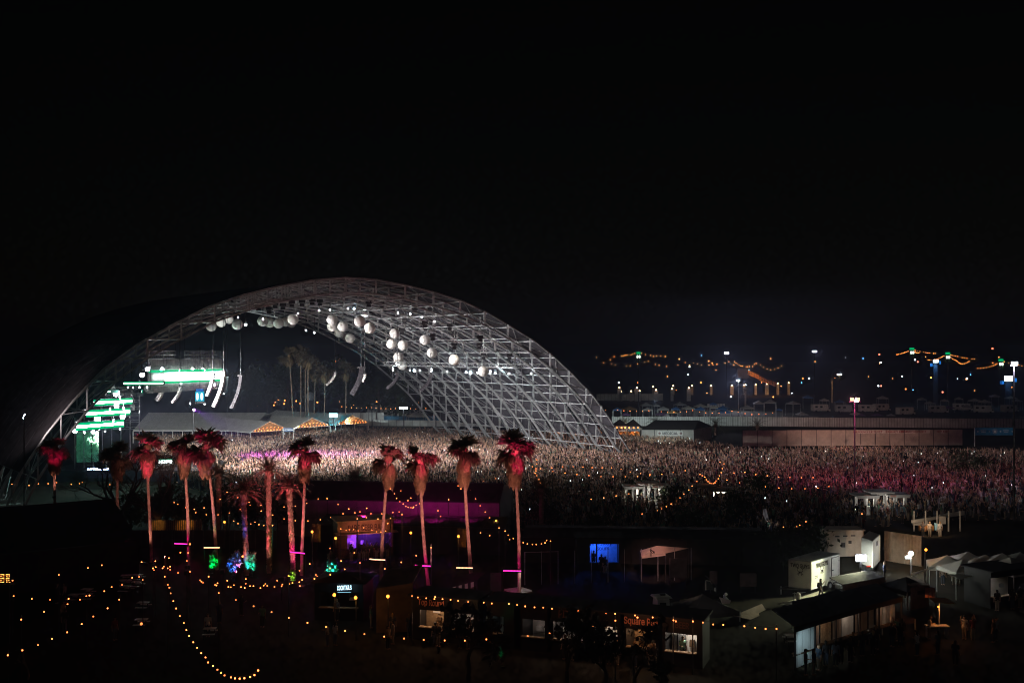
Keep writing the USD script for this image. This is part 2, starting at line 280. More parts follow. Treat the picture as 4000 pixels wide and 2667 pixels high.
for i, (xa, xb, ya, yb, h, w_) in enumerate(POD):
    a, b = P(xa, ya, 160), P(xb, yb, 166); u = b - a; nn2 = np.array([.25, -1, 0]); nn2 /= np.linalg.norm(nn2)
    t = T('light_pod', f'{w_} green light pod with white glowing strip left of the stage', 'light pod', (a + b) / 2, group='green light pods stepped up the left of the stage')
    def rect(z0, z1, o): return [a + up * z0 + nn2 * o, b + up * z0 + nn2 * o, b + up * z1 + nn2 * o, a + up * z1 + nn2 * o]
    t.part('green_face', MB().slab(rect(-h, h, 0), .1), GREEN)
    t.part('white_strip', MB().slab(rect(-h * .38, h * .38, .12), .06), CORE)
    t.part('back_box', MB().slab(rect(-h * 1.15, h * 1.15, -.5), .8), BLACK)
    t.part('end_cap', MB().slab([a + up * -h, a + up * h, a + up * h - nn2 * .9, a - up * h - nn2 * .9], .1), DSTEEL); t.part('end_cap', MB().slab([b + up * -h, b + up * h, b + up * h - nn2 * .9, b - up * h - nn2 * .9], .1), DSTEEL)
    for q in (a, b): t.part('hanging_cable', MB().bar(q + up * h, q + up * (h + 4.5), .04, 4), DSTEEL)
    t.spot((a + b) / 2 + nn2 * .6, (a + b) / 2 + nn2 * 5 + (2, 0, -2), (.3, 1, .78), 1.6, .2, 88, 1)
STAR = [(554, 1465, 2), (576, 1442, 2), (634, 1443, 1), (701, 1451, 1), (753, 1443, 1), (796, 1445, 1), (452, 1540, 2), (454, 1585, 2), (379, 1634, 3), (478, 1628, 2), (292, 1683, 2), (362, 1687, 1), (347, 1651, 0), (443, 1644, 0), (410, 1685, 0), (331, 1690, 0), (469, 1676, 0), (300, 1649, 0), (332, 1603, 0), (469, 1555, 0), (388, 1676, 0), (667, 1526, 0), (799, 1578, 0), (743, 1577, 0), (390, 1650, 0), (430, 1598, 0), (483, 1597, 0), (520, 1514, 0), (545, 1512, 0), (575, 1512, 0), (500, 1513, 0)]
stage_mid = PG(480, 168, 3)
for i, (x, y, b) in enumerate(sorted(STAR)):
    d = 163 + max(0, (x - 480)) * .09
    t, c = fixture('stage_light', f'{["small lit", "bright", "very bright", "dazzling"][b]} stage light at the stage, {ORD[i]} from the left', x, y, d, LAMPW, (.13, .26, .36, .42)[b], .6, 'lamps at the stage')
    if b >= 1: t.spot(c + (0, -.3, 0), crowd_mid + (R.uniform(-26, 26), R.uniform(-26, 28), 0), (.98, .89, .89), .92 * (1 + .25 * b), .35, 34, 1)
t_, c_ = fixture('wash_light', 'wash light on the header throwing a pink streak over the crowd', 838, 1502, 192, emit('pink_lamp', (1, .45, .95), 20), .25, 1.0)
t_.spot(P(760, 1600, 193), P(1090, 1776, 195), (.55, .05, 1.0), 55.0, .2, 23, 1); t_.part('second_head', MB().box(P(757, 1600, 193.3), (.5, .4, .4)).bar(P(757, 1600, 193.3), PG(757, 193.3), .05, 5), DSTEEL)
t_, c_ = fixture('wash_light', 'cool wash light below the header turned up at the steel arches', 700, 1500, 184, LAMPT, .25, 1.0)
t_.spot(c_ + (.3, -.5, 0), V(18, 17, 4), (.60, .92, 1.0), 2.6, .35, 70, 1)
t_.spot(c_ + (.3, -.5, 0), V(55, 30, 4), (.70, .95, 1), 1.9, .35, 65, 1)
t_.spot(c_ + (.3, -.8, .2), P(1360, 1280, 195), (.92, 1, .93), 1.0, .35, 45, 1); t_.spot(c_ + (.3, .8, .2), P(960, 1655, 245), (.95, 1, .95), 1.5, .35, 50, 1); t_.spot(c_ + (.5, .8, .2), P(1720, 1650, 294), (.88, 1, .97), 1.5, .35, 13, 1)
sf = T('stage_scaffold', 'steel scaffold frames and grey boxes behind the green light pods', 'scaffold', PG(420, 172))
for i in range(8): x = 292 + i * 36; sf.part('upright', MB().bar(PG(x, 171 + i * .8, 1.8), P(x, 1630 - i * 21, 171 + i * .8), .09, 5).bar(PG(x, 172.4 + i * .8, 1.8), P(x, 1630 - i * 21, 172.4 + i * .8), .09, 5), STEEL)
for j in range(7):
    y = 1680 - j * 26; xa = 292 + j * 20; sf.part('ledger', MB().bar(P(xa, y, 171), P(545, y - 6, 177), .06, 5).bar(P(xa, y - 8, 171), P(545, y - 14, 177), .05, 5), STEEL)
    for k in range(3): sf.part('equipment_box', MB().box(P(xa + 30 + k * 62 + 14 * math.sin(j * 2.1 + k), y - 10, 171.5 + k * 1.5), (.9 + .4 * math.sin(j + k), .6, .7 + .3 * math.cos(j * 1.7 + k))), [GREYPANEL, DSTEEL, WHITE][(j + k) % 3])
sf.spot(P(420, 1560, 160), P(430, 1580, 172), (.8, 1, .92), 1.4, .2, 75, 1)
def line_array(label, x0, y0, x1, y1, d, w, m, n=9, curl=.35):
    a, b = P(x0, y0, d), P(x1, y1, d); t = T('speaker_array', label, 'speakers', a); pts = []
    for i in range(n + 1):
        s = i / n; pts.append(np.array([a[0] + (b[0] - a[0]) * (s ** (1 + curl * 2.2)), d, a[2] + (b[2] - a[2]) * s]))
    for i in range(n):
        p, q = pts[i], pts[i + 1]; q = p + (q - p) * .94; k = np.array([-(q - p)[2], 0, (q - p)[0]]); k = k / np.linalg.norm(k) * w / 2; o = np.array([0, .5, 0])
        t.part('speaker_cabinet', MB().add(np.array([p + k - o, p - k * .6 - o, q - k * .6 - o, q + k - o, p + k + o, p - k * .6 + o, q - k * .6 + o, q + k + o]), [[0, 1, 2], [0, 2, 3], [4, 6, 5], [4, 7, 6], [0, 4, 5], [0, 5, 1], [1, 5, 6], [1, 6, 2], [2, 6, 7], [2, 7, 3], [3, 7, 4], [3, 4, 0]]), m)
    t.part('fly_frame', MB().box(a + (0, 0, .15), (w * 1.3, 1.1, .2)), DSTEEL); t.part('hanging_cable', MB().bar(a + (0, 0, .2), (a[0], a[1], max(roof_z(a), a[2] + 2)), .05, 4), DSTEEL)
for i, x in enumerate((415, 452, 505, 560, 604)): person_spots = globals().setdefault('person_spots', []); person_spots.append((x, i))
LGREY, BBOX = mat('grey_speaker', (.55, .54, .52), .5), mat('black_speaker', (.025, .025, .03), .45)
for args in (('pale curved speaker array hanging in front of the screen band', 832, 1457, 807, 1545, 178, .55, LGREY), ('longest pale curved speaker array at the right end of the screen band', 873, 1451, 833, 1587, 176, .6, LGREY, 13),
             ('long dark speaker array hanging right of the pale arrays', 940, 1470, 903, 1593, 184, .7, BBOX, 13), ('thin dark speaker array behind the right end of the header', 890, 1475, 876, 1540, 200, .5, BBOX),
             ('small grey curved speaker array under the middle of the header', 703, 1515, 672, 1570, 180, .5, LGREY), ('short grey speaker array under the left of the header', 628, 1530, 611, 1562, 178, .8, LGREY, 5),
             ('tall black speaker array hanging in the open middle of the arch', 1411, 1438, 1372, 1540, 190, 1.1, BBOX, 12), ('small speaker array tucked behind the tall black one', 1425, 1462, 1414, 1490, 205, .6, LGREY, 6),
             ('blue-grey faint speaker array left of the tall black one', 1310, 1455, 1274, 1503, 215, .6, LGREY, 8), ('curved speaker array left of the two under the long truss', 1552, 1464, 1510, 1516, 196, .75, BBOX, 9), ('curved black speaker array right of the two under the long truss', 1682, 1466, 1642, 1524, 192, .75, BBOX, 9)):
    line_array(*args)
sc = T('side_screen', 'small cyan screen showing two pale oval shapes below the header', 'screen', P(780, 1575, 186)); a = P(780, 1548, 186)
sc.part('screen', MB().box(a, (1.6, .12, 1.75)), emit('cyan_screen', (.01, .42, .62), 1.1)); sc.part('frame', MB().box(a + (0, .15, 0), (1.75, .12, 2.6)), BLACK)
sc.part('top_strip', MB().box(a + (0, -.005, 1.15), (1.3, .12, .45)), emit('blue_screen', (.01, .16, .6), .9)); sc.part('hanging_cable', MB().bar(a + (0, .15, 1.2), a + (0, .15, 9), .04, 4), DSTEEL)
for q in (-.4, .4): sc.part('pale_shape', MB().ball(a + (q, -.07, .0), .33, 2, (.8, .08, 2.1)), emit('pale_screen', (.75, .95, 1), 1.6))
dk = T('stage_deck', 'dark raised stage deck with green lit back panels at the far left', 'stage', PG(450, 168)); c0 = PG(480, 172)
dk.part('platform', MB().box((c0[0] + 2, c0[1] + 4, .9), (26, 16, 1.8)), BLACK)
GP = mat('green_scenery', (.2, .5, .3), .6, var=.5, scale=1.4)
for i in range(3): dk.part('back_panel', MB().box(P(312 + i * 26, 1745, 166) + (0, .5 * i, 0), (1.02, .2, 5.0)), GP)
for i in range(7): dk.part('scenery_vine', MB().tube([P(305 + 12 * i + 10 * math.sin(j * 1.3 + i), 1800 - j * 14 - 5 * i, 164.5) for j in range(6)], .06, 4), GP)
for i in range(9): dk.part('deck_lamp', MB().ball(P(345 + i * 11, 1833 - 3 * math.sin(i), 160), .2, 1), emit('deck_lamp_blue', (.35, .5, 1.0), 10))
dk.part('dj_table', MB().box(P(395, 1850, 160), (5, 1, 1.2)), DSTEEL)
dk.spot(P(330, 1700, 158), P(345, 1750, 166), (.03, 1.0, .35), .35, .2, 70, 1); dk.spot(P(400, 1800, 150), P(400, 1845, 160), (.4, .55, 1), .7, .2, 60, 1)
ls = T('low_screen', 'low white and teal screen between the palms at the stage edge', 'screen', PG(646, 178)); a = P(646, 1802, 178)
ls.part('screen', MB().box(a, (2.3, .12, .55)), emit('low_screen_white', (.85, 1, .95), 6)); ls.part('green_edge', MB().box(a + (0, .02, .38), (2.4, .1, .18)), GREEN); ls.part('stand', MB().box(a + (0, .3, -1.1), (2.3, .3, 1.5)), GREYPANEL)

# ------------------------------------------------------------------ people
SKINS = [(.42, .25, .17), (.50, .32, .23), (.33, .19, .12), (.46, .28, .2), (.22, .12, .075), (.55, .37, .28)]
CLOTH = [(.68, .66, .64), (.03, .03, .035), (.22, .19, .17), (.05, .06, .1), (.5, .44, .38), (.22, .05, .06), (.02, .02, .02), (.02, .02, .025), (.08, .14, .16), (.3, .2, .1), (.1, .08, .1), (.5, .36, .42), (.03, .035, .05), (.15, .3, .2), (.04, .03, .03), (.14, .1, .09)]
SK, SHIRT, TROU, HAIR = rnd_mat('skin', SKINS, .6), rnd_mat('shirt_cloth', CLOTH, .85), rnd_mat('trouser_cloth', [(.05, .06, .1), (.03, .03, .03), (.2, .17, .13), (.1, .12, .18), (.35, .32, .28), (.06, .05, .05)], .85), rnd_mat('hair', [(.02, .014, .01), (.06, .035, .02), (.16, .1, .05), (.01, .01, .01), (.3, .2, .1)], .6)
def hull(pts, seg=8):
    return m3.Manifold.batch_hull([m3.Manifold.sphere(r, seg).translate(tuple(map(float, p))) for p, r in pts])
def figure(armL, armR, legs=0.0, lean=0.0, fine=False, hat=False, bag=False):
    """A standing person facing -y, 1.72 m: body, shirt, trousers, hair. armX: (elbow, hand) offsets from the shoulder; legs: half the stride."""
    seg = 12 if fine else 7; A = lambda *p: np.array(p, float)
    pel, ch, nk, hd = A(0, 0, .94), A(0, -lean * .5, 1.24), A(0, -lean * .8, 1.46), A(0, -lean - .015, 1.60)
    B = [hull([(pel + (-.07, 0, 0), .11), (pel + (.07, 0, 0), .11), (A(0, -lean * .3, 1.1), .115)], seg), hull([(A(0, -lean * .3, 1.1), .11), (ch + (-.08, 0, .06), .115), (ch + (.08, 0, .06), .115), (ch + (-.13, 0, .16), .07), (ch + (.13, 0, .16), .07)], seg),
         hull([(nk - (0, 0, .03), .06), (hd - (0, 0, .04), .055)], seg), hull([(hd + (0, .015, .035), .093), (hd + (0, -.035, -.055), .058), (hd + (0, -.03, .0), .075)], seg)]
    S = [hull([(pel + (-.08, 0, -.02), .125), (pel + (.08, 0, -.02), .125), (A(0, -lean * .3, 1.1), .13)], seg), hull([(A(0, -lean * .3, 1.1), .125), (ch + (-.08, 0, .06), .13), (ch + (.08, 0, .06), .13), (ch + (-.14, 0, .16), .08), (ch + (.14, 0, .16), .08)], seg)]
    if fine:
        B += [hull([(hd + (0, -.095, -.01), .014), (hd + (0, -.085, .02), .01)], seg), hull([(hd + (-.092, .01, 0), .018), (hd + (-.088, .015, .03), .014)], seg), hull([(hd + (.092, .01, 0), .018), (hd + (.088, .015, .03), .014)], seg)]
    for sg, arm in ((-1, armL), (1, armR)):
        sh = ch + (sg * .185, 0, .16); el = sh + A(arm[0][0] * sg, arm[0][1], arm[0][2]); ha = el + A(arm[1][0] * sg, arm[1][1], arm[1][2]); dr = (ha - el) / np.linalg.norm(ha - el)
        B += [hull([(sh, .055), (el, .042)], seg), hull([(el, .042), (ha, .03)], seg)]
        S += [hull([(ch + (sg * .13, 0, .16), .08), (sh, .072)], seg), hull([(sh, .072), (sh + (el - sh) * .75, .062)], seg)]
        side = np.cross(dr, [0, 1, .3]); side /= np.linalg.norm(side); nrm = np.cross(dr, side)
        if fine:
            B.append(hull([(ha + dr * .03 + side * .025, .017), (ha + dr * .03 - side * .025, .017), (ha + dr * .085 + side * .03, .013), (ha + dr * .085 - side * .03, .013)], seg))
            for j, ln_ in enumerate((.06, .075, .08, .07)):
                b0 = ha + dr * .09 + side * (.032 - .0215 * j); b1 = b0 + dr * ln_ * .55; B += [hull([(b0, .0095), (b1, .009)], 6), hull([(b1, .009), (b1 + dr * ln_ * .35 + nrm * ln_ * .3, .008)], 6)]
            th = ha + dr * .035 - side * .035; B.append(hull([(th, .013), (th + dr * .045 - side * .035, .01)], 6))
        else: B.append(hull([(ha, .032), (ha + dr * .09, .04), (ha + dr * .15, .02)], 6))
        hip = pel + (sg * .09, 0, -.04); st_ = legs * sg; kn = A(sg * .1, -st_ * .55 - abs(legs) * .12, .50); an = A(sg * .1, -st_ + .02, .09); to = an + (0, -.15, -.045)
        B += [hull([(hip, .085), (kn, .055)], seg), hull([(kn, .055), (an, .036)], seg), hull([(an - (0, -.03, .04), .04), (to, .032)], seg)]
        if sg < 0: Q = [hull([(pel + (-.07, 0, -.0), .128), (pel + (.07, 0, -.0), .128), (pel + (0, 0, -.09), .12)], seg)]
        Q += [hull([(hip, .1), (kn, .072)], seg), hull([(kn, .072), (an + (0, 0, .06), .058)], seg)]
    Hh = [hull([(hd + (0, .03, .05), .098), (hd + (0, .05, -.02), .085), (hd + (0, -.02, .085), .07)], seg)]
    if not hat: Hh.append(hull([(hd + (0, .05, -.02), .08), (nk + (0, .06, -.02 if fine else -.08), .06)], seg))
    else: Hh.append(m3.Manifold.cylinder(.02, .13, .13, 12).translate((0, float(hd[1]) - .05, 1.66)))
    def fin(parts):
        m = m3.Manifold.batch_boolean(parts, m3.OpType.Add)
        if fine: m = m.refine_to_length(.035)
        v, f, _ = meshkit.arrays(m); t = trimesh.Trimesh(v, f)
        if fine: trimesh.smoothing.filter_taubin(t, iterations=6)
        return t
    out = {'body': fin(B), 'shirt': fin(S), 'trousers': fin(Q), 'hair': fin(Hh)}
    if bag: out['backpack'] = fin([hull([(A(-.1, .2, 1.32), .08), (A(.1, .2, 1.32), .08), (A(-.12, .2, 1.0), .08), (A(.12, .2, 1.0), .08), (A(0, .27, 1.1), .06)], seg)])
    return out
DOWN, UPA, WAVE, CLAP, PHONE, BENT, EAT = ((.05, .03, -.29), (.02, -.06, -.26)), ((.1, -.06, .26), (-.03, -.05, .26)), ((.16, -.05, .2), (.08, -.02, .26)), ((.06, -.18, -.2), (-.14, -.2, .1)), ((.06, -.22, .02), (-.08, -.1, .24)), ((.06, -.03, -.28), (-.05, -.24, .02)), ((.12, -.14, -.22), (-.16, -.12, .25))
POSES = [(DOWN, DOWN), (UPA, UPA), (DOWN, WAVE), (CLAP, CLAP), (PHONE, DOWN), (BENT, DOWN), (WAVE, UPA)]
PMAT = {'body': SK, 'shirt': SHIRT, 'trousers': TROU, 'hair': HAIR, 'backpack': BCANVAS}
protos = [figure(*p, lean=.03 * (i % 3)) for i, p in enumerate(POSES)]
PHONEM = emit('phone_screen', (.75, .9, 1), 5.0)
def px(p): return CX + F * p[0] / p[1], HY + F * (H - p[2]) / p[1]
def inside(poly, x, y):
    ok = False
    for (xa, ya), (xb, yb) in zip(poly, poly[1:] + poly[:1]):
        if (ya > y) != (yb > y) and x < (xb - xa) * (y - ya) / (yb - ya) + xa: ok = not ok
    return ok
DENSE = [(560, 1722), (900, 1710), (1100, 1700), (1700, 1697), (2420, 1722), (2600, 1735), (2800, 1775), (2500, 1830), (2450, 2000), (2000, 2010), (1950, 1925), (1150, 1925), (930, 1960), (700, 1900), (560, 1800)]
THIN = [(2420, 1725), (2700, 1738), (2900, 1775), (3500, 1775), (4050, 1790), (4050, 2040), (3700, 2030), (3300, 2080), (2900, 2110), (2300, 2110), (2050, 2080), (1990, 2010), (2440, 2000)]
crowd = []
pitch = .80
for iy in range(int((290 - 105) / pitch)):
    for ix in range(int(220 / pitch)):
        q = np.array([-95 + ix * pitch, 105 + iy * pitch, 0.0]) + (R.uniform(-.3, .3), R.uniform(-.3, .3), 0); x, y = px(q)
        cl_ = float(meshkit.noise(np.array([[q[0] / 3.2, q[1] / 4.5, .5]]), 3)[0]) ; 
        if inside(DENSE, x, y):
            if R.random() < .45 + 1.1 * cl_: crowd.append((q, 0))
        elif inside(THIN, x, y):
            if R.random() < (.62 if y < 1900 else .42) * (.4 + 1.2 * cl_): crowd.append((q, 1))
crowd = [c for c in crowd if not (-.8 < np.dot(c[0][:2] - R0, SP) < 3.6 and -2 < np.dot(c[0][:2] - R0, AX) < 67)]
crowd.sort(key=lambda c: c[0][1])
near, rest = crowd[:250], crowd[250:]
for i, pr in enumerate(protos):
    c = stage.CreateClassPrim(f'/World/crowd_person_model_{i:03d}'); c.SetTypeName('Xform')
    for n, t in pr.items(): usdkit.mesh(stage, f'/World/crowd_person_model_{i:03d}/{n}', t, PMAT[n], smooth=True)
for q, z in near:
    i = R.choices(range(len(protos)), [3, 1.5, 2, 2, 2, 2, 1])[0]
    x = UsdGeom.Xform.Define(stage, numbered('/World', 'person')); s = R.uniform(.92, 1.08)
    x.AddTranslateOp().Set(Gf.Vec3d(*map(float, q))); x.AddRotateZOp().Set(R.gauss(-80, 35)); x.AddScaleOp().Set(Gf.Vec3f(s, s, s))
    x.GetPrim().GetReferences().AddInternalReference(f'/World/crowd_person_model_{i:03d}'); x.GetPrim().SetInstanceable(True)
    tag(x.GetPrim(), ['person standing with arms down', 'person raising both arms', 'person waving one arm', 'person clapping', 'person holding a phone up', 'person with one arm bent', 'person dancing with arms up'][i] + f' in the crowd\'s dark near edge {"left of" if px(q)[0] < 2440 else "between" if px(q)[0] < 3350 else "right of"} the white pavilions', 'person', 'people at the near edge of the crowd')
pi = UsdGeom.PointInstancer.Define(stage, '/World/festival_crowd'); rel = pi.CreatePrototypesRel()
for i, pr in enumerate(protos + [protos[4]]):
    b = f'/World/festival_crowd/crowd_member_{i:03d}'; UsdGeom.Xform.Define(stage, b); rel.AddTarget(b)
    for n, t in pr.items(): usdkit.mesh(stage, f'{b}/{n}', t, PMAT[n], smooth=True)
    if i == 7: usdkit.mesh(stage, f'{b}/phone', MB().box((-.2, -.38, 1.76), (.12, .02, .17)).arrays(), PHONEM)
idx = [R.choices(range(8), [1.6, 2.6, 2.6, 1.6, 1.8, .8, 2.6, .14])[0] for _ in rest]
ang = [R.gauss(-85, 28) for _ in rest]
pi.CreateProtoIndicesAttr(Vt.IntArray(idx)); pi.CreatePositionsAttr(Vt.Vec3fArray([Gf.Vec3f(*map(float, q)) for q, _ in rest]))
pi.CreateOrientationsAttr(Vt.QuathArray([Gf.Quath(math.cos(math.radians(a) / 2), 0, 0, math.sin(math.radians(a) / 2)) for a in ang]))
pi.CreateScalesAttr(Vt.Vec3fArray([Gf.Vec3f(s, s, s) for s in (R.uniform(.9, 1.1) for _ in rest)]))
tag(pi.GetPrim(), 'dense festival crowd with raised arms filling the ground under and around the arch', 'crowd', None, 'stuff')
def person(label, x, y, z=0.0, face=0.0, pose=0, shirt=None, trousers=None, seat=False, pos=None, **kw):
    q = PZ(x, y, z) if pos is None else np.asarray(pos, float)
    t = T('person', label, 'person', q, math.radians(face)); f = figure(*POSES[pose] if isinstance(pose, int) else pose, fine=True, **kw)
    for n, m in f.items():
        mm = PMAT[n]
        if n == 'shirt' and shirt: mm = mat('cloth_%d_%d_%d' % tuple(int(c * 100) for c in shirt), shirt, .9, var=.15)
        if n == 'trousers' and trousers: mm = mat('cloth_%d_%d_%d' % tuple(int(c * 100) for c in trousers), trousers, .9, var=.15)
        t.part(n, m, mm, local=True, smooth=True)
    return t

for x, i in person_spots: person(f'small performer standing on the dark stage deck, {ORD[i]} from the left', 0, 0, pos=PG(x, 168 + i, 1.8), face=80, pose=(1, 0, 2, 5, 6)[i], shirt=((.6, .6, .6), (.05, .05, .05), (.5, .2, .2), (.6, .55, .4), (.2, .2, .3))[i])
# ------------------------------------------------------------------ behind the crowd: tents, fences, signs
def frame_tent(label, x, y, L=25.0, W=10.6, ze=3.0, zr=5.2, bulbs=True, lit=(1, .45, .15)):
    a = PZ(x, y, ze); a[2] = 0; gd, ad = np.array([.68, .73, 0]), np.array([-.73, .68, 0]); t = T('frame_tent', label, 'tent', a, group='white gabled tents behind the crowd')
    nb = max(2, int(L / 5)); z = np.array([0, 0, 1.0])
    for i in range(nb):
        p, q = a + ad * L * i / nb, a + ad * L * (i + .985) / nb; r = gd * W / 2
        t.part('roof_panel', MB().slab([p + z * ze, q + z * ze, q + r + z * zr, p + r + z * zr], .06), CANVAS); t.part('roof_panel', MB().slab([p + r * 2 + z * ze, q + r * 2 + z * ze, q + r + z * zr, p + r + z * zr], .06), CANVAS)
        t.part('leg', MB().bar(p, p + z * ze, .1, 6), WHITE); t.part('leg', MB().bar(p + r * 2, p + r * 2 + z * ze, .1, 6), WHITE)
        t.part('eave_rail', MB().bar(p + z * (ze - .1) - gd * .08, q + z * (ze - .1) - gd * .08, .14, 5), WHITE)
    r = gd * W; o = ad * .3; t.part('gable_panel', MB().slab([a + z * ze + o, a + r + z * ze + o, a + r / 2 + z * (zr - .1) + o], .05), PALEWOOD)
    t.part('rafter', MB().bar(a + z * ze, a + r / 2 + z * zr, .09, 5).bar(a + r / 2 + z * zr, a + r + z * ze, .09, 5).bar(a + z * ze, a + r + z * ze, .09, 5), WHITE)
    if bulbs:
        for row, n in ((.06, 11), (.42, 9)):
            for i in range(n):
                s = .06 + .88 * (i + .5) / n; zt = ze + (zr - ze) * (1 - abs(2 * s - 1)); zb = ze + .15 + row * 1.9 * (1 - abs(2 * s - 1) * .7)
                t.part('bulb', MB().ball(a + r * s - ad * .3 + z * min(zb, zt - .1), .11, 1), BULBF)
        t.spot(a + r / 2 - ad * 2.2 + z * (ze - .2), a + r / 2 + z * (ze + .8), lit, 4.0, .2, 85, 1)
    return t
frame_tent('white gabled tent nearest the stage with a bulb-lit orange gable', 978, 1688, 26)
frame_tent('middle white gabled tent behind the crowd, bulbs on its orange gable', 1151, 1671, 28)
frame_tent('right-hand white gabled tent beside the cyan light, bulbs on its gable', 1310, 1659, 34)
lt = T('long_marquee', 'long low white marquee roof behind the crowd, running behind the stage', 'tent', PG(760, 246))
for i in range(12):
    xa, xb = 520 + i * 38.5, 520 + (i + .98) * 38.5; lt.part('roof_panel', MB().slab([PG(xa, 240, 3.0), PG(xb, 240, 3.0), PG(xb + 60, 256, 6.2), PG(xa + 60, 256, 6.2)], .06), CANVAS)
    lt.part('leg', MB().bar(PG(xa, 240, 0), PG(xa, 240, 3), .1, 5), WHITE); lt.part('eave_rail', MB().bar(PG(xa, 239.8, 2.9), PG(xb, 239.8, 2.9), .16, 5), WHITE); lt.part('counter_board', MB().slab([PG(xa, 241, .9), PG(xb, 241, .9), PG(xb, 241, 1.3), PG(xa, 241, 1.3)], .08), PALEWOOD)
def sign(label, x0, y0, x1, y1, d, panel, txt=(), tcol=None, posts=True, cat='sign', name='sign', th=.12, rz=0.0):
    a, b = P(x0, y1, d), P(x1, y0, d); c = (a + b) / 2; w, h = b[0] - a[0], b[2] - a[2]; t = T(name, label, cat, (c[0], c[1], 0), rz)
    t.part('panel', MB().box((0, 0, c[2]), (w, th, h)), panel, local=True); t.part('frame', MB().box((0, .02, c[2] + h / 2 + .04), (w + .16, th * 1.2, .08)).box((0, .02, c[2] - h / 2 - .04), (w + .16, th * 1.2, .08)), DSTEEL, local=True)
    for s, hh, dx, dz in txt: t.part('lettering', MB().text(s, hh * h, (dx * w, -th / 2 - .012, c[2] + dz * h), 0, .02, True), tcol, local=True)
    if posts:
        for s in (-1, 1): t.part('post', MB().box((s * (w / 2 + .05), .0, (c[2] + h / 2) / 2), (.14, .14, c[2] + h / 2)), WHITE, local=True)
    return t
BLUEP, NAVY, LETW, LETB = mat('blue_sign', (.05, .09, .22), .6), mat('navy', (.02, .03, .07), .6), mat('white_letters', (.8, .8, .78), .6, var=.02), mat('dark_letters', (.03, .035, .05), .6)
sign('blue RESTROOMS sign on two white posts between the tents', 1107, 1672, 1146, 1685, 228, BLUEP, [('RESTROOMS', .42, 0, 0)], LETW)
sign('long pale banner on the roof line behind the white marquee', 880, 1619, 944, 1633, 262, CANVAS)
def floodlight(label, x, y, d, em, base_z=0.0, heads=2, col=None, E=None, target=None, hw=.5, hh=.5, cone=70, name='floodlight_mast', pole=True, sp=.7, r=.3):
    c = P(x, y, d); t = T(name, label, 'floodlight', (c[0], c[1], base_z))
    for i in range(heads):
        o = np.array([(i - (heads - 1) / 2) * sp, 0, 0]); t.part('lamp_head', MB().box(c + o, (hw, .12, hh)), em); t.part('lamp_housing', MB().box(c + o + (0, .2, 0), (hw * 1.15, .26, hh * 1.15)), DSTEEL)
    if pole: t.part('pole', MB().bar((c[0], c[1] + .15, base_z), c + (0, .15, -hh * .3), .12, 6, .08), DSTEEL); t.part('crossbar', MB().box(c + (0, .22, -hh * .7), (sp * heads, .1, .1)), DSTEEL)
    if E: t.spot(c + (0, -.4, -.1), target, col, E, r, cone, 1)
    return t
floodlight('cyan-lit floodlight panel above the white tent roofs', 1302, 1622, 254, emit('cyan_flood', (.3, .95, 1.0), 8), 0, 1, (.03, .7, 1), 2.5, P(1290, 1640, 249), 2.0, 1.0, 85).spot(P(1302, 1617, 254.6), P(1240, 1632, 262), (.03, .7, 1), 2.0, .3, 80, 1)
floodlight('white floodlight cluster on a dark pole behind the white fence', 1576, 1592, 290, LAMPW, 0, 4, (.9, 1, .93), 1.3, P(1600, 1650, 296), .55, .5, 80, sp=.55)
def fence(label, pts, hgt, n, mt, name='panel_fence', ribs=0, gap=.985, base=0.0, group=None):
    a = np.asarray(pts[0], float); t = T(name, label, 'fence', (a[0], a[1], base), group=group); seg = [(np.asarray(p, float), np.asarray(q, float)) for p, q in zip(pts, pts[1:])]
    for p, q in seg:
        for i in range(n):
            u, v = p + (q - p) * i / n, p + (q - p) * (i + gap) / n; z = np.array([0, 0, hgt * R.uniform(.985, 1.0)])
            t.part('fence_panel', MB().slab([u, v, v + z, u + z], .06), mt)
            pb = MB().box(u + z / 2 + (0, -.05, 0), (.1, .1, hgt + .1))
            for j in range(ribs): e = u + (v - u) * (j + 1) / (ribs + 1); pb.box(e + z / 2 + (0, -.05, 0), (.05, .05, hgt * .98))
            t.part('post', pb, DSTEEL)
    return t
PANEL = mat('white_fence_panel', (.55, .56, .56), .7, var=.18, scale=.5); BEIGE = mat('beige_fence_panel', (.55, .47, .40), .75, var=.2, scale=.6); BLUEF = mat('blue_fence_scrim', (.05, .2, .35), .8)
fence('long white panel fence behind the crowd inside the arch', [PG(1395, 298), PG(2080, 292)], 1.7, 22, PANEL)
fence('blue scrim fence behind the white panel fence', [PG(1500, 305), PG(1930, 305)], 2.4, 14, BLUEF)
fence('tall grey screen fence with a palm print behind the white fence', [PG(1430, 330), PG(1660, 330)], 4.6, 7, CANVAS)
fence('white back fence above the tent roofs', [PG(1000, 300), PG(1500, 305)], 3.4, 16, PANEL)
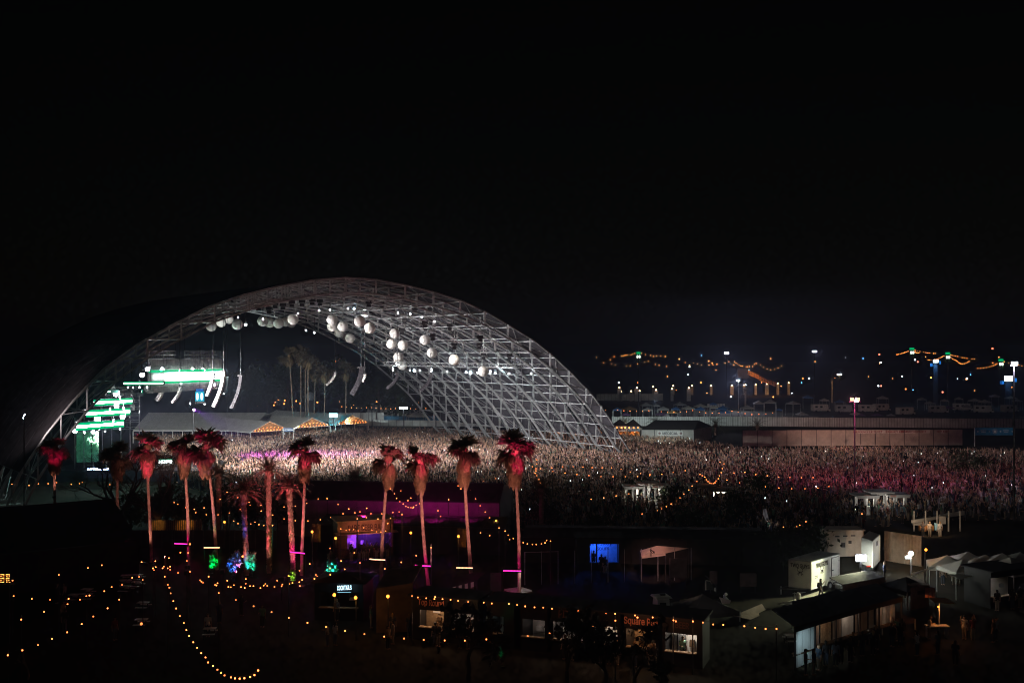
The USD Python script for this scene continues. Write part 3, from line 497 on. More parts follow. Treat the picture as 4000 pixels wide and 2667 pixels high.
def popup(label, x, y, d, w, mt, hgt=None, group=None, zb=0.0, legs=True, name='canopy_tent', rise=.42):
    ap = P(x, y, d); zt = ap[2]; ze = zt - w * rise * .6; t = T(name, label, 'canopy tent', (ap[0], ap[1], zb), R.uniform(-.5, .5), group); h = w / 2; lz = ze - zb; az = zt - zb
    cs = [(-h, -h), (h, -h), (h, h), (-h, h)]
    for i in range(4):
        (xa, ya), (xb, yb) = cs[i], cs[(i + 1) % 4]
        t.part('roof_panel', MB().slab([(xa, ya, lz), (xb, yb, lz), (xb * .5, yb * .5, lz + (az - lz) * .42), (xa * .5, ya * .5, lz + (az - lz) * .42)], .04).slab([(xa * .5, ya * .5, lz + (az - lz) * .42), (xb * .5, yb * .5, lz + (az - lz) * .42), (0, 0, az)], .04), mt, local=True)
        t.part('valance', MB().slab([(xa, ya, lz), (xb, yb, lz), (xb, yb, lz - .3), (xa, ya, lz - .3)], .03), mt, local=True)
        if legs: t.part('leg', MB().bar((xa, ya, 0), (xa, ya, lz), .05, 5), STEEL, local=True)
    return t
popup('pale grey canopy tent standing behind the white panel fence', 1625, 1606, 300, 5.0, CANVAS)
for i, (x, y0, y1, d) in enumerate(((1453, 1578, 1664, 292), (1703, 1610, 1662, 290), (1102, 1545, 1610, 290), (888, 1560, 1622, 262))):
    c = PG(x, d); one('light_pole', MB().bar(c, P(x, y0, d), .14, 6, .09).box(P(x, y0, d), (.9, .2, .15)), DSTEEL, f'thin dark pole behind the crowd, {ORD[[2, 3, 1, 0][i]]} from the left', 'pole')
fence('long white fence from the arch foot past the medical tent to the right edge', [PG(2390, 297), PG(2860, 297), PG(3300, 292), PG(4060, 286)], 2.7, 22, PANEL, ribs=2)
ex = fence('beige panel wall with a row of exit banners beside the red floodlight', [PZ(2900, 1742), PZ(3760, 1738)], 3.6, 15, BEIGE)
BAN = mat('white_banner', (.8, .74, .68), .8, var=.06)
a, b = PZ(3345, 1740), PZ(3690, 1738)
for i in range(6):
    p = a + (b - a) * (i + .5) / 6 + (0, -.15, 3.15); L_ = np.linalg.norm(b - a) / 6
    pth = ex.part('exit_banner', MB().box(p, (L_ * .92, .06, .75)), BAN); ex.part('lettering', MB().text('EMERGENCY EXIT' if i != 1 and i != 4 else 'EXIT', .42 if i != 1 and i != 4 else .5, p + (0, -.06, 0), 0, .02, True), mat('red_letters', (.35, .05, .05), .6), pth)
sign('small white EXIT sign above the gate at the end of the beige wall', 3684, 1680, 3712, 1692, 236, BAN, [('EXIT', .6, 0, 0)], mats['red_letters'], True)
bs = sign('wide blue board with a pale sun emblem at the right edge', 3808, 1670, 3962, 1699, 232, mat('cyan_board', (.03, .22, .42), .55))
c = P(3886, 1684.5, 232); mb = MB().tube([c + (0, -.09, 0), c + (0, -.11, 0)], [.32, .32], 14)
for i in range(12): a_ = i * math.pi / 6; mb.box(c + (.5 * math.cos(a_), -.1, .5 * math.sin(a_)), (.12, .03, .12))
bs.part('sun_emblem', mb, LETW); mb = MB()
for q in (-3.9, 3.9, -1.25, 1.25): mb.box(c + (q, -.1, 0), (.35, .03, .12)).box(c + (q, -.1, 0), (.12, .03, .35))
bs.part('star_emblem', mb, LETW); mb = MB()
for q in (-2.6, 2.5):
    for r_ in (.22, -.2): mb.box(c + (q, -.1, r_), (1.3 - .3 * (r_ < 0), .02, .12))
bs.part('text_line', mb, LETW)
# the medical tent
md = T('medical_tent', 'white walled MEDICAL tent with a dark hipped roof right of the arch foot', 'tent', PG(2607, 243)); a, b, c, e = PG(2505, 240), PG(2710, 240), PG(2779, 252), PG(2560, 254); z = np.array([0, 0, 1.0]); DR = mat('dark_roof', (.06, .05, .055), .8)
for i in range(4):
    p, q = a + (b - a) * i / 4, a + (b - a) * (i + .985) / 4; md.part('wall_panel', MB().slab([p, q, q + z * 3.1, p + z * 3.1], .05), CANVAS); md.part('corner_post', MB().bar(p, p + z * 3.2, .09, 5), DSTEEL)
for i in range(3): p, q = b + (c - b) * i / 3, b + (c - b) * (i + .985) / 3; md.part('side_wall_panel', MB().slab([p, q, q + z * 3.1, p + z * 3.1], .05), CANVAS)
r0, r1 = (a + e) / 2 + z * 4.9 + (b - a) * .13, (b + c) / 2 + z * 4.9 - (b - a) * .07
md.part('roof_panel', MB().slab([a + z * 3.15, b + z * 3.15, r1, r0], .08), DR); md.part('roof_panel', MB().slab([b + z * 3.15, c + z * 3.15, r1], .08), DR); md.part('roof_panel', MB().slab([a + z * 3.15, r0, e + z * 3.15], .08), DR)
s = (a + b) / 2 + (.6, -.15, 2.3); pth = md.part('sign_board', MB().box(s, (6.0, .08, 1.15)), LETW); md.part('lettering', MB().text('MEDICAL', .58, s + (0, -.07, 0), 0, .02, True), LETB, pth)
for q in (-2.5, 2.5): md.part('cross_emblem', MB().tube([s + (q, -.05, 0), s + (q, -.07, 0)], [.3, .3], 12).box(s + (q, -.09, 0), (.1, .02, .4)).box(s + (q, -.1, 0), (.4, .02, .1)), mat('grey_emblem', (.3, .22, .22), .6), pth)
md.spot(PG(2560, 215, 9), PG(2600, 240, 1.5), (.8, 1, .95), 1.15, .3, 30, 1); md.spot(PG(2560, 262, 9), PG(2560, 297, 1.5), (.85, 1, .95), 1.3, .3, 60, 1)
def stall(label, A, B, dep=2.6, hz=3.3, sill=1.0, head=2.35, win=(.08, .92), body=BLACK, back=None, roofm=BCANVAS, txt=None, th=.4, tmat=None, lit=(1, .72, .5), E=3.0, fascia=None, peak=0.0, counter=None, posters=0, name='food_stall', bg=None, fz=.75, bold=False, sx=1.0):
    A, B = np.asarray(A, float), np.asarray(B, float); w = np.linalg.norm(B - A); rz = math.atan2(B[1] - A[1], B[0] - A[0]); t = T(name, label, 'stall', A, rz, bg)
    pp = lambda n, m, q: t.part(n, m, q, local=True)
    x0, x1 = win[0] * w, win[1] * w
    pp('front_wall', MB().box((w / 2, 0, sill / 2), (w, .12, sill)), body); pp('side_wall', MB().box((.06, dep / 2, hz / 2), (.12, dep, hz)), body); pp('side_wall', MB().box((w - .06, dep / 2, hz / 2), (.12, dep, hz)), body)
    if x0 > .15: pp('front_pier', MB().box((x0 / 2, 0, (sill + head) / 2), (x0, .12, head - sill)), body)
    if w - x1 > .15: pp('front_pier', MB().box(((x1 + w) / 2, 0, (sill + head) / 2), (w - x1, .12, head - sill)), body)
    pp('back_wall', MB().box((w / 2, dep - .06, hz / 2), (w - .26, .1, hz - .1)), back or CANVAS); pp('floor', MB().box((w / 2, dep / 2, .06), (w - .26, dep - .3, .1)), WOOD)
    f = pp('fascia', MB().box((w / 2, -.05, (head + hz) / 2), (w, .14, hz - head)), fascia or body)
    if peak: pp('roof', MB().slab([(-.3, -.5, hz), (w + .3, -.5, hz), (w / 2 + .01, dep / 2, hz + peak), (w / 2, dep / 2, hz + peak)], .06).slab([(-.3, dep + .3, hz), (w + .3, dep + .3, hz), (w / 2 + .01, dep / 2, hz + peak), (w / 2, dep / 2, hz + peak)], .06).slab([(-.3, -.5, hz), (-.3, dep + .3, hz), (w / 2, dep / 2, hz + peak)], .06).slab([(w + .3, -.5, hz), (w + .3, dep + .3, hz), (w / 2, dep / 2, hz + peak)], .06), roofm)
    else: pp('roof', MB().box((w / 2, dep / 2 - .15, hz + .07), (w + .4, dep + .7, .12)), roofm)
    pp('counter', MB().box(((x0 + x1) / 2, -.14, sill + .03), (x1 - x0, .42, .06)), counter or PALEWOOD)
    if txt: t.part('lettering', MB().text(txt, th, (w / 2, -.14, (head + hz) / 2 + (fz - .75)), 0, .03, bold, 0, sx), tmat or LETW, f, local=True)
    for i in range(posters):
        xx = x0 + (x1 - x0) * (i + .6) / (posters + .2); pp('menu_board', MB().box((xx, dep - .14, R.uniform(1.75, 2.0)), (R.uniform(.35, .6), .04, R.uniform(.4, .6))), R.choice([BLACK, WHITE, PALEWOOD, DSTEEL]))
        pp('shelf_goods', MB().box((xx + .3, dep - .3, 1.05), (R.uniform(.25, .5), .25, R.uniform(.2, .5))), R.choice([STEEL, WOOD, BLACK, WHITE]))
    if E: t.spot((w / 2, dep * .45, head - .05), (w / 2, dep - .1, 1.7), lit, E, .12, None, local=True); pp('ceiling_lamp', MB().box((w / 2, dep * .45, hz - .12), (min(w * .5, 1.2), .15, .06)), WHITE)
    return t
ORG = mat('orange_wood', (.45, .2, .06), .7); TEALB = mat('faded_blue_sign', (.12, .25, .38), .6)
for i, (lb, xa, xb, tx, fa, tm_) in enumerate((('drinks stall behind the arch legs, leftmost of the orange row', 2148, 2210, None, ORG, None), ('pale fronted drinks stall behind the arch legs', 2222, 2290, None, WHITE, None), ('orange lit stall behind the arch foot', 2300, 2385, None, ORG, None), ('white fronted Water stall under a dark peaked roof by the arch foot', 2398, 2450, 'Water', WHITE, LETB), ('blue fronted Cold Drinks stall left of the medical tent', 2452, 2500, 'Cold Drinks', TEALB, LETW))):
    stall(lb, PG(xa, 246), PG(xb, 246), 3.0, 3.6, .9, 2.3, (.06, .94), PALEWOOD, ORG, DR, tx, .72 if i == 3 else .55, tm_, (1, .5, .2), 3.5, fa, 1.5, WHITE, 2, bold=True)
for i, x in enumerate((2410, 2428, 2442, 2458, 2475, 2492, 2250, 2275, 2330, 2365)): one('globe_lamp', MB().ball(P(x, 1670 - (i > 5) * 6, 244), .2, 1), BULBF, f'small warm globe lamp on the drinks stall roofs, {ORD[[4, 5, 6, 7, 8, 9, 0, 1, 2, 3][i]]} from the left', 'lamp', 'lamps on the drinks stall roofs')
# camp canopies
CAMP = [(585, 970, 'g', 110), (685, 985, 'g', 70), (410, 1008, 'o', 120), (290, 1022, 'b', 90), (760, 1010, 'g', 115), (890, 1014, 'b', 90), (930, 965, 'g', 105), (1015, 1004, 'w', 110), (858, 1045, 't', 110), (1140, 982, 'w', 110), (1142, 1012, 'b', 110), (1370, 1002, 'b', 125), (1380, 1036, 'b', 130), (1270, 968, 'b', 80), (1278, 1002, 'w', 80), (1735, 952, 'g', 110), (1620, 998, 'g', 120), (1850, 940, 'g', 130), (2085, 955, 'g', 110), (790, 1085, 'g', 60), (735, 1068, 'p', 90), (375, 1072, 'p', 85), (600, 1020, 'g', 100), (1940, 1030, 'b', 60)]
CM = {'g': mat('grey_camp_canopy', (.36, .35, .36), .85), 'b': mat('blue_camp_canopy', (.06, .16, .4), .8), 'o': mat('brown_camp_canopy', (.2, .11, .06), .8), 'w': mat('pale_camp_canopy', (.55, .5, .48), .85), 't': mat('tan_camp_canopy', (.5, .36, .18), .85), 'p': mat('purple_camp_canopy', (.16, .08, .2), .85)}
CN = {'g': 'grey', 'b': 'blue', 'o': 'brown', 'w': 'pale', 't': 'tan', 'p': 'purple'}; cnt = {}
for X, Y, k, w in sorted(CAMP):
    x, y = 2300 + X / 2.613, 1200 + Y / 2.613; d = 84000 / (y + 24 - HY) * .86; d = min(max(d, 308), 350); j = cnt.get(k, 0); cnt[k] = j + 1; tot = sum(1 for c in CAMP if c[2] == k)
    popup(f'{CN[k]} canopy tent in the camp behind the white fence' + (f', {ORD[j]} {CN[k]} one from the left' if tot > 1 else ', the only one that colour'), x, y, d, w / 2.613 * d / F * .92, CM[k], group='canopy tents in the camp behind the fence', legs=True)
cf = T('camp_floodlight', 'white floodlight on a slim mast above the camp tents', 'floodlight', PG(2884, 380)); c = P(2884, 1486, 380); cf.part('lamp_head', MB().box(c, (1.1, .3, .3)), LAMPW); cf.part('pole', MB().bar(PG(2884, 380), c, .12, 6), WHITE); cf.spot(c - (0, 1.5, .2), P(2700, 1600, 330), (.85, .85, 1), .55, .3, 80, 1)
PIL = [(330, 860), (432, 855), (518, 852), (687, 843), (850, 832), (1020, 822), (1248, 800), (1460, 797), (1585, 793), (1703, 788), (1817, 782), (1928, 775), (2040, 770), (657, 810), (862, 801), (1053, 800), (312, 817), (490, 821)]
for i, (X, Y) in enumerate(sorted(PIL)):
    x, y = 2300 + X / 2.613, 1200 + Y / 2.613; d = 452 if Y > 815 else 520; c = P(x, y, d); t = T('lamp_pillar', f'white wall pillar with a warm globe lamp beyond the camp, {ORD[i]} from the left', 'lamp pillar', (c[0], c[1], 0), group='lamp pillars beyond the camp')
    t.part('globe', MB().ball(c, .34, 1), emit('pillar_globe', (1, .6, .3), 9)); t.part('pillar', MB().box((c[0], c[1], (c[2] - .4) / 2), (1.15 if i % 3 else 1.7, 1, c[2] - .4)), PANEL); t.part('cap', MB().box((c[0], c[1], c[2] - .35), (1.6, 1.3, .12)), PANEL)
    if i % 3 == 0: t.spot(c + (0, -.9, .2), c + (.5, -.6, -2.5), (1, .55, .4), .45, .2, None)
fence('grey garden wall between the lamp pillars beyond the camp', [PG(2330, 455), PG(2420, 455), PG(2590, 458)], 3.0, 6, PANEL)
fence('low pale ranch fence lit beside the camp floodlight', [PG(2762, 400), PG(2832, 400)], 1.4, 7, WHITE, gap=.9)
sw = T('lit_staircase', 'stepped timber stand glowing orange beyond the camp', 'staircase', P(2960, 1500, 520)); OW = mat('orange_timber', (.5, .24, .07), .7)
for i in range(17):
    x = 2925 + i * 6.4; ya = 1452 + i * 2.7 + 4 * (i > 6) - 2 * (i > 12); c = P(x, ya, 500 + i); sw.part('rail_post', MB().box(c + (0, 0, -.3), (.2, .2, 1.9)), OW); sw.part('step', MB().box(c + (0, .8, -1.2), (.85, 2.0, .35)), OW); sw.part('rail', MB().bar(c + (-.4, 0, .5), c + (.45, 0, .3), .09, 4).bar(c + (-.4, 0, -.1), c + (.45, 0, -.3), .09, 4), OW)
sw.part('frame', MB().box(P(2900, 1458, 520), (5.5, 3, 5)), BLACK); sw.spot(P(2975, 1440, 488), P(2965, 1480, 505), (1, .38, .06), 4.0, .3, 85, 1)
for lb, x, y, d, E, tg in (('bright white floodlight high above the camp, left of a matching one', 2839, 1379, 420, .10, P(2800, 1580, 350)), ('bright blue-white floodlight high above the camp right of another', 3182, 1372, 420, .10, P(3300, 1600, 340))):
    floodlight(lb, x, y, d, LAMPW, 0, 2, (.85, .8, 1), E * .7, tg, .75, .6, 40, sp=.8)
floodlight('dazzling white floodlight on a tall mast at the right edge', 3963, 1419, 128, emit('white_lamp_strong', (.95, .98, 1), 90), 0, 2, (.8, .75, 1), .12, PZ(3700, 1850), .34, .4, 75, sp=.42)
rf_ = floodlight('twin red-orange floodlight on a pole in the right of the crowd', 3340, 1559, 150, emit('red_flood', (1, .42, .22), 3), 0, 2, (1, .58, .48), 6.0, P(3340, 1520, 235), .52, .5, 15, sp=.86)
rf_.spot(P(3340, 1575, 146.5), PZ(3380, 1850, 1.5), (1, .08, .30), .75, .3, 80, 1)
floodlight('golden lit lamp pole beside a palm beyond the red floodlight', 3278, 1462, 430, LAMPW, 0, 2, (1, .7, .25), 2.2, P(3255, 1492, 436), .8, .5, 70, sp=.9)
LTW = [(2494, 1378, 400), (3562, 1362, 400), (3702, 1380, 400), (3910, 1406, 380)]
GRT = emit('green_tower_lamp', (.0, .5, .15), 1.0)
for i, (x, y, d) in enumerate(LTW):
    c = P(x, y, d); t = T('light_tower', f'slim lit tower topped by a green box holding up bulb strings, {ORD[i]} from the left', 'light tower', (c[0], c[1], 0), group='green topped light towers on the far field')
    t.part('green_box', MB().box(c, (1.5, 1, .8)), GRT); t.part('mast', MB().bar((c[0], c[1], 0), c - (0, 0, .4), .18, 6), DSTEEL); t.part('frame', MB().box(c + (-.8, 0, -1.9), (.15, .6, 3)).box(c + (.8, 0, -1.9), (.15, .6, 3)).box(c + (0, 0, -3.4), (1.7, .6, .12)), mat('green_frame', (.1, .3, .15), .6))
    for q in (-.42, .42): t.part('globe', MB().ball(c + (q, -.3, -1.5), .42, 1, (1, 1, 1.5)), emit('tower_globe', (.85, 1, .85), 1.6))
for lb, x, y, d, w, h in (('far white lit screen with blue glow between two green topped towers', 3655, 1410, 420, 2.1, 1.2), ('white lit screen with blue glow at the right edge below the floodlight', 3940, 1478, 400, 3.1, 1.9)):
    c = P(x, y, d); t = T('far_screen', lb, 'screen', PG(x, d)); t.part('screen', MB().box(c, (w, .2, h)), emit('far_screen', (.75, .95, 1), 14)); t.part('stand', MB().box((c[0], d + .3, c[2] / 2), (w * .8, .3, c[2])), DSTEEL)
    t.part('blue_panel', MB().box(c + (-w * .8, .2, -1.6), (w * .5, .15, 1.3)).box(c + (w * .9, .2, -.6), (w * .3, .15, 1.5)), emit('far_blue', (.02, .25, .9), .8)); t.spot(c + (0, -1, -.5), (c[0], d - 6, 0), (.1, .4, 1), .8, .3, 80, 1)
# scattered far lamps
for i in range(34):
    x, y = 2560 + i * 42 + R.uniform(-18, 18), R.choice((1395, 1420, 1445, 1470, 1500, 1530, 1555)) + R.uniform(-10, 10); one('far_lamp', MB().ball(P(x, y, 470), .22, 1), BULBF if i % 5 < 3 else emit('far_white_lamp', (.8, .9, 1), 8) if i % 5 == 3 else emit('far_blue_lamp', (.1, .4, 1), 6), f'tiny scattered light on the dark horizon at the right, {ORD[i]} from the left', 'lamp', 'tiny scattered lights on the dark horizon')
FAR = [(305, 768), (505, 768), (1028, 592), (1028, 607), (924, 528), (1223, 548), (1260, 569), (1145, 768), (2185, 727), (2250, 727), (1450, 912), (1883, 915), (1783, 960)]
for i, (X, Y) in enumerate(sorted(FAR)): x, y = 2300 + X / 2.613, 1200 + Y / 2.613; one('far_lamp', MB().ball(P(x, y, 460), .3, 1), BULBF if i % 4 else emit('far_white_lamp', (.8, .9, 1), 8), f'tiny lamp far off beyond the camp, {ORD[i]} from the left', 'lamp', 'tiny lamps far off beyond the camp')
FAR2 = [(3435, 1384), (3440, 1415), (3431, 1507), (3442, 1507), (3574, 1405), (3585, 1413), (3637, 1475), (3652, 1476), (3777, 1478), (3775, 1481), (3951, 1512), (3877, 1361), (3538, 1519), (3682, 1531), (3436, 1608), (3330, 1579)]
for i, (x, y) in enumerate(sorted(FAR2)): one('far_lamp', MB().ball(P(x, y, 430), .34, 1), [BULBF, emit('far_white_lamp', (.8, .9, 1), 8), emit('far_red_lamp', (1, .2, .12), 4)][i % 3], f'tiny lamp on the far field at the right, {ORD[i]} from the left', 'lamp', 'tiny lamps on the far field')
REAR = [(1005, 1584), (1070, 1582), (1074, 1570), (1088, 1560), (1110, 1577), (1112, 1564), (1142, 1588), (1157, 1566), (1173, 1575), (1240, 1571), (1329, 1568), (1382, 1583), (1323, 1402), (1310, 1411), (1471, 1569), (1634, 1572), (1697, 1578)]
for i, (x, y) in enumerate(sorted(REAR)): one('far_lamp', MB().ball(P(x, y, 330), .24, 1), BULBF, f'tiny warm lamp among the dark trees seen through the arch, {ORD[i]} from the left', 'lamp', 'tiny warm lamps seen through the arch')
gb = T('globe_tower', 'pale round globe on a dark tower seen through the arch', 'tower', PG(1212, 300)); c = P(1212, 1548, 300); gb.part('globe', MB().ball(c, 1.3, 2), mat('globe_grey', (.3, .31, .33), .5)); gb.part('tower', MB().box((c[0], 300.5, c[2] / 2 - .6), (2.6, 2, c[2] - 1.2)), BLACK); gb.part('bracket', MB().box(c + (-1.5, .4, .2), (.3, .3, 3)).box(c + (1.5, .4, .2), (.3, .3, 3)), DSTEEL)

# ------------------------------------------------------------------ trees
TRUNK = mat('palm_bark', (.34, .25, .19), .85, var=.35, scale=3, bump=.6); FROND = mat('palm_frond', (.17, .13, .085), .6, var=.4, scale=2, trans=.5); DEAD = mat('dead_frond', (.26, .18, .1), .85, var=.35, scale=3, trans=.15)
BARK = mat('dark_bark', (.07, .05, .04), .9, var=.4, scale=4)
def fan_leaf(rr, base, d, L, droop):
    d = np.asarray(d, float); d /= np.linalg.norm(d); s = np.cross(d, [0, 0, 1.0]); s /= max(np.linalg.norm(s), 1e-6); n = np.cross(s, d); ro = rr.uniform(-.8, .8); s, n = s * math.cos(ro) + n * math.sin(ro), n * math.cos(ro) - s * math.sin(ro); mb = MB(); hub = base + d * L * .40
    mb.bar(base, hub, .03, 4, .02); k = 9
    for i in range(k):
        a = (i / (k - 1) - .5) * 2.3; q = d * math.cos(a) + s * math.sin(a); e = q * L * .66 * rr.uniform(.7, 1.15); w = np.cross(q, n) * L * .07; mid = hub + e * .62 + n * .03; tip = hub + e + np.array([0, 0, -droop * L * rr.uniform(.15, .4)])
        mb.add(np.array([hub, mid + w, mid - w, tip, hub + n * .015, mid + w + n * .015]), [[0, 1, 2], [1, 3, 2]])
    return mb
def fan_palm(label, crown, skirt_y, base, d, seed, lean=None, hr=1.0, group='tall fan palms along the front row', z_hidden=0.0, rs=1.0):
    rr = random.Random(seed); c = P(crown[0], crown[1], d); b = P(base[0], base[1], d); b[2] = z_hidden if z_hidden is not None else b[2]
    t = T('fan_palm', label, 'palm tree', b, group=group); n = 40; pts = [b + (c - b) * (i / n) + (0.18 * math.sin(i / n * 3 + seed), 0, 0) for i in range(n + 1)]
    t.part('trunk', MB().tube(pts, [.165 - .05 * i / n + .014 * (i % 2) for i in range(n + 1)], 9), TRUNK); c = pts[-1]
    ks = c[2] - P(crown[0], skirt_y, d)[2]
    mb = MB()
    for i in range(170):          # dead leaves hanging round the trunk
        a, u = rr.uniform(0, 2 * math.pi), rr.random(); r = (.16 + .58 * (1 - u) ** .8) * hr * rr.uniform(.5, 1.1); p0 = c + (r * .7 * math.cos(a), r * .7 * math.sin(a), -.25 - ks * u * .72); p1 = p0 + np.array([.3 * hr * math.cos(a), .3 * hr * math.sin(a), -rr.uniform(.5, 1.1)]); w = np.array([-math.sin(a), math.cos(a), 0]) * rr.uniform(.08, .2)
        mb.add([p0 - w * .4, p0 + w * .4, p1 + w, p1 - w, p1 - (0, 0, .35)], [[0, 1, 2], [0, 2, 3], [3, 2, 4]])
    mb.ball(c + (0, 0, .1), .4, 1, (1, 1, 1.3)); cr = t.part('crown', mb, DEAD)
    a0, e0 = rr.uniform(0, 6.28), rr.random()
    for i in range(36):
        a = a0 + i * 2.399 + rr.uniform(-.5, .5); el = math.asin(-.66 + 1.62 * ((e0 + i * .618 + rr.uniform(-.06, .06)) % 1.0)); t.part('frond', fan_leaf(rr, c + (0, 0, .1), (math.cos(a) * math.cos(el), math.sin(a) * math.cos(el), math.sin(el)), hr * rr.uniform(1.45, 2.05), .7 if el < .6 else .25), FROND, cr)
    return t, c
def led_bar(label, x0, y0, x1, y1, d, kind, palm):
    a, b = P(x0, y0, d - .8), P(x1, y1, d - .8); m = (a + b) / 2; t = T('led_bar', label, 'light bar', (m[0], m[1], 0), group=None)
    e = {'pink': emit('pink_led', (1, .03, .42), 2.2), 'warm': emit('warm_led', (1, .5, .25), 2.6)}[kind]; n = 12
    for i in range(n): p = a + (b - a) * (i + .5) / n; t.part('led', MB().box(p + (0, -.06, .0), (np.linalg.norm(b - a) / n * .86, .05, .1)), e)
    t.part('housing', MB().bar(a + (0, .04, -.02), b + (0, .04, -.02), .085, 4), BLACK)
    for q in (a, b): t.part('stand', MB().bar((q[0], q[1] + .05, 0), q + (0, .05, -.08), .02, 4), BLACK)
    if kind == 'pink': t.spot(m + (0, -.3, .05), m + (0, -1.5, -2), (1, .015, .33), .9, .1, None)
    c, base = palm; mid = (c + m) / 2; mid[2] = m[2] + (c[2] - m[2]) * .45
    fl_ = t.part('floodlight', MB().box(m + (.5, -9, -.5), (.5, .3, .35)).bar(m + (.5, -9, -.5), (m[0] + .5, m[1] - 9, 0), .04, 4), BLACK); t.spot(m + (.5, -9, -.2), (c[0], c[1], m[2] + (c[2] - m[2]) * .56), (1, .37, .33), 2.7, .12, 25, .45)
    t.spot(m + (3.4, -8.5, -.2), c + (.3, 0, 1.25), (1, .012, .2), 9 if kind == 'pink' else 3.5, .12, 8.0, .8); t.part('floodlight', MB().box(m + (3.4, -8.5, -.5), (.4, .3, .3)).bar(m + (3.4, -8.5, -.5), (m[0] + 3.4, m[1] - 8.5, 0), .04, 4), BLACK)
FP = [((2017, 1765), 1883, (2022, 2310), 89, 1, 'tallest fan palm with a shaggy skirt, standing on the lit white square slab'), ((1820, 1768), 1875, (1836, 2262), 90, 2, 'fan palm with a warm light bar, second from the right in the front row'), ((1644, 1798), 1890, (1674, 2252), 91, 3, 'fan palm with a pink light bar in front of the dark hall roof'), ((1512, 1795), 1880, (1495, 2215), 94, 4, 'fan palm rising before the purple lit bar'),
      ((1183, 1768), 1862, (1185, 2190), 97, 5, 'fan palm with red crown right of the date palms'), ((802, 1748), 1840, (850, 2150), 99.5, 6, 'leaning fan palm with a big dark crown against the stage'), ((722, 1752), 1838, (731, 2135), 101, 7, 'straight fan palm with red crown left of the leaning one'), ((582, 1752), 1835, (584, 2105), 103, 8, 'fan palm with a bare salmon trunk left of the pair near the stage'),
      ((462, 1785), 1842, (470, 2085), 104, 9, 'fan palm in front of the green light pods, red low crown'), ((212, 1762), 1818, (227, 2050), 105, 10, 'leftmost fan palm in front of the dim arch foot')]
palms = []
for cr, sk, ba, d, sd, lb in FP: t, c = fan_palm(lb, cr, sk, ba, d, sd, z_hidden=0.0, hr={1: 1.1, 6: 1.15}.get(sd, .95)); palms.append((c, t.loc))
BARS = [(1965, 2227, 2036, 2229, 0, 'pink'), (1782, 2216, 1847, 2217, 1, 'warm'), (1621, 2206, 1686, 2210, 2, 'pink'), (1444, 2182, 1505, 2186, 3, 'warm'), (1133, 2154, 1192, 2160, 4, 'pink'), (797, 2137, 859, 2137, 5, 'warm'), (681, 2121, 732, 2124, 6, 'pink')]
for x0, y0, x1, y1, k, kd in BARS: led_bar(f'glowing {kd} light bar on the trunk of the {ORD[6 - k]} front palm from the right' if k < 4 else f'glowing {kd} light bar before the {["red crowned palm right of the date palms", "leaning fan palm", "palm left of the leaning one"][k - 4]}', x0, y0, x1, y1, FP[k][3], kd, palms[k])
for k in (7, 8, 9):              # ground spotlights of the palms whose feet are hidden
    c, b = palms[k]; u = one('ground_spotlight', MB().box(b + (0, -1.2, .15), (.4, .3, .3)), BLACK, f'ground spotlight at the foot of the {["bare trunked", "red low crowned", "leftmost"][k - 7]} palm', 'spotlight')
    b = b + (0, 0, 6.4 if k == 9 else 0); s = T('spotlight_lamp', f'red lamp lighting the {["bare trunked", "red low crowned", "leftmost"][k - 7]} palm', 'lamp', b + (.3, -1.6, 0)); s.part('lamp', MB().box(b + (.3, -1.6, .12), (.3, .2, .2)), BLACK)
    s.spot(b + (.1, -1.6, .6), (c[0], c[1], 8 if k == 9 else 6), (1, .40, .33), 3.0, .12, 32, 1); s.spot(b + (2.9, -6.8, .6), c + (0, 0, .6), (1, .012, .18), 8, .12, 11, .9)
sq = T('square_slab', 'small pale square slab lit by a lamp at the foot of the tallest palm', 'platform', PZ(2024, 2312)); c = PZ(2024, 2312)
sq.part('slab', MB().box(c + (0, 0, .12), (1.75, 1.75, .22), .6), WHITE); sq.part('edge', MB().box(c + (0, 0, .06), (1.9, 1.9, .1), .6), WOOD); sq.spot(c + (.5, -2.2, 2.6), c, (.95, .9, .8), .55, .1, 30, 1)
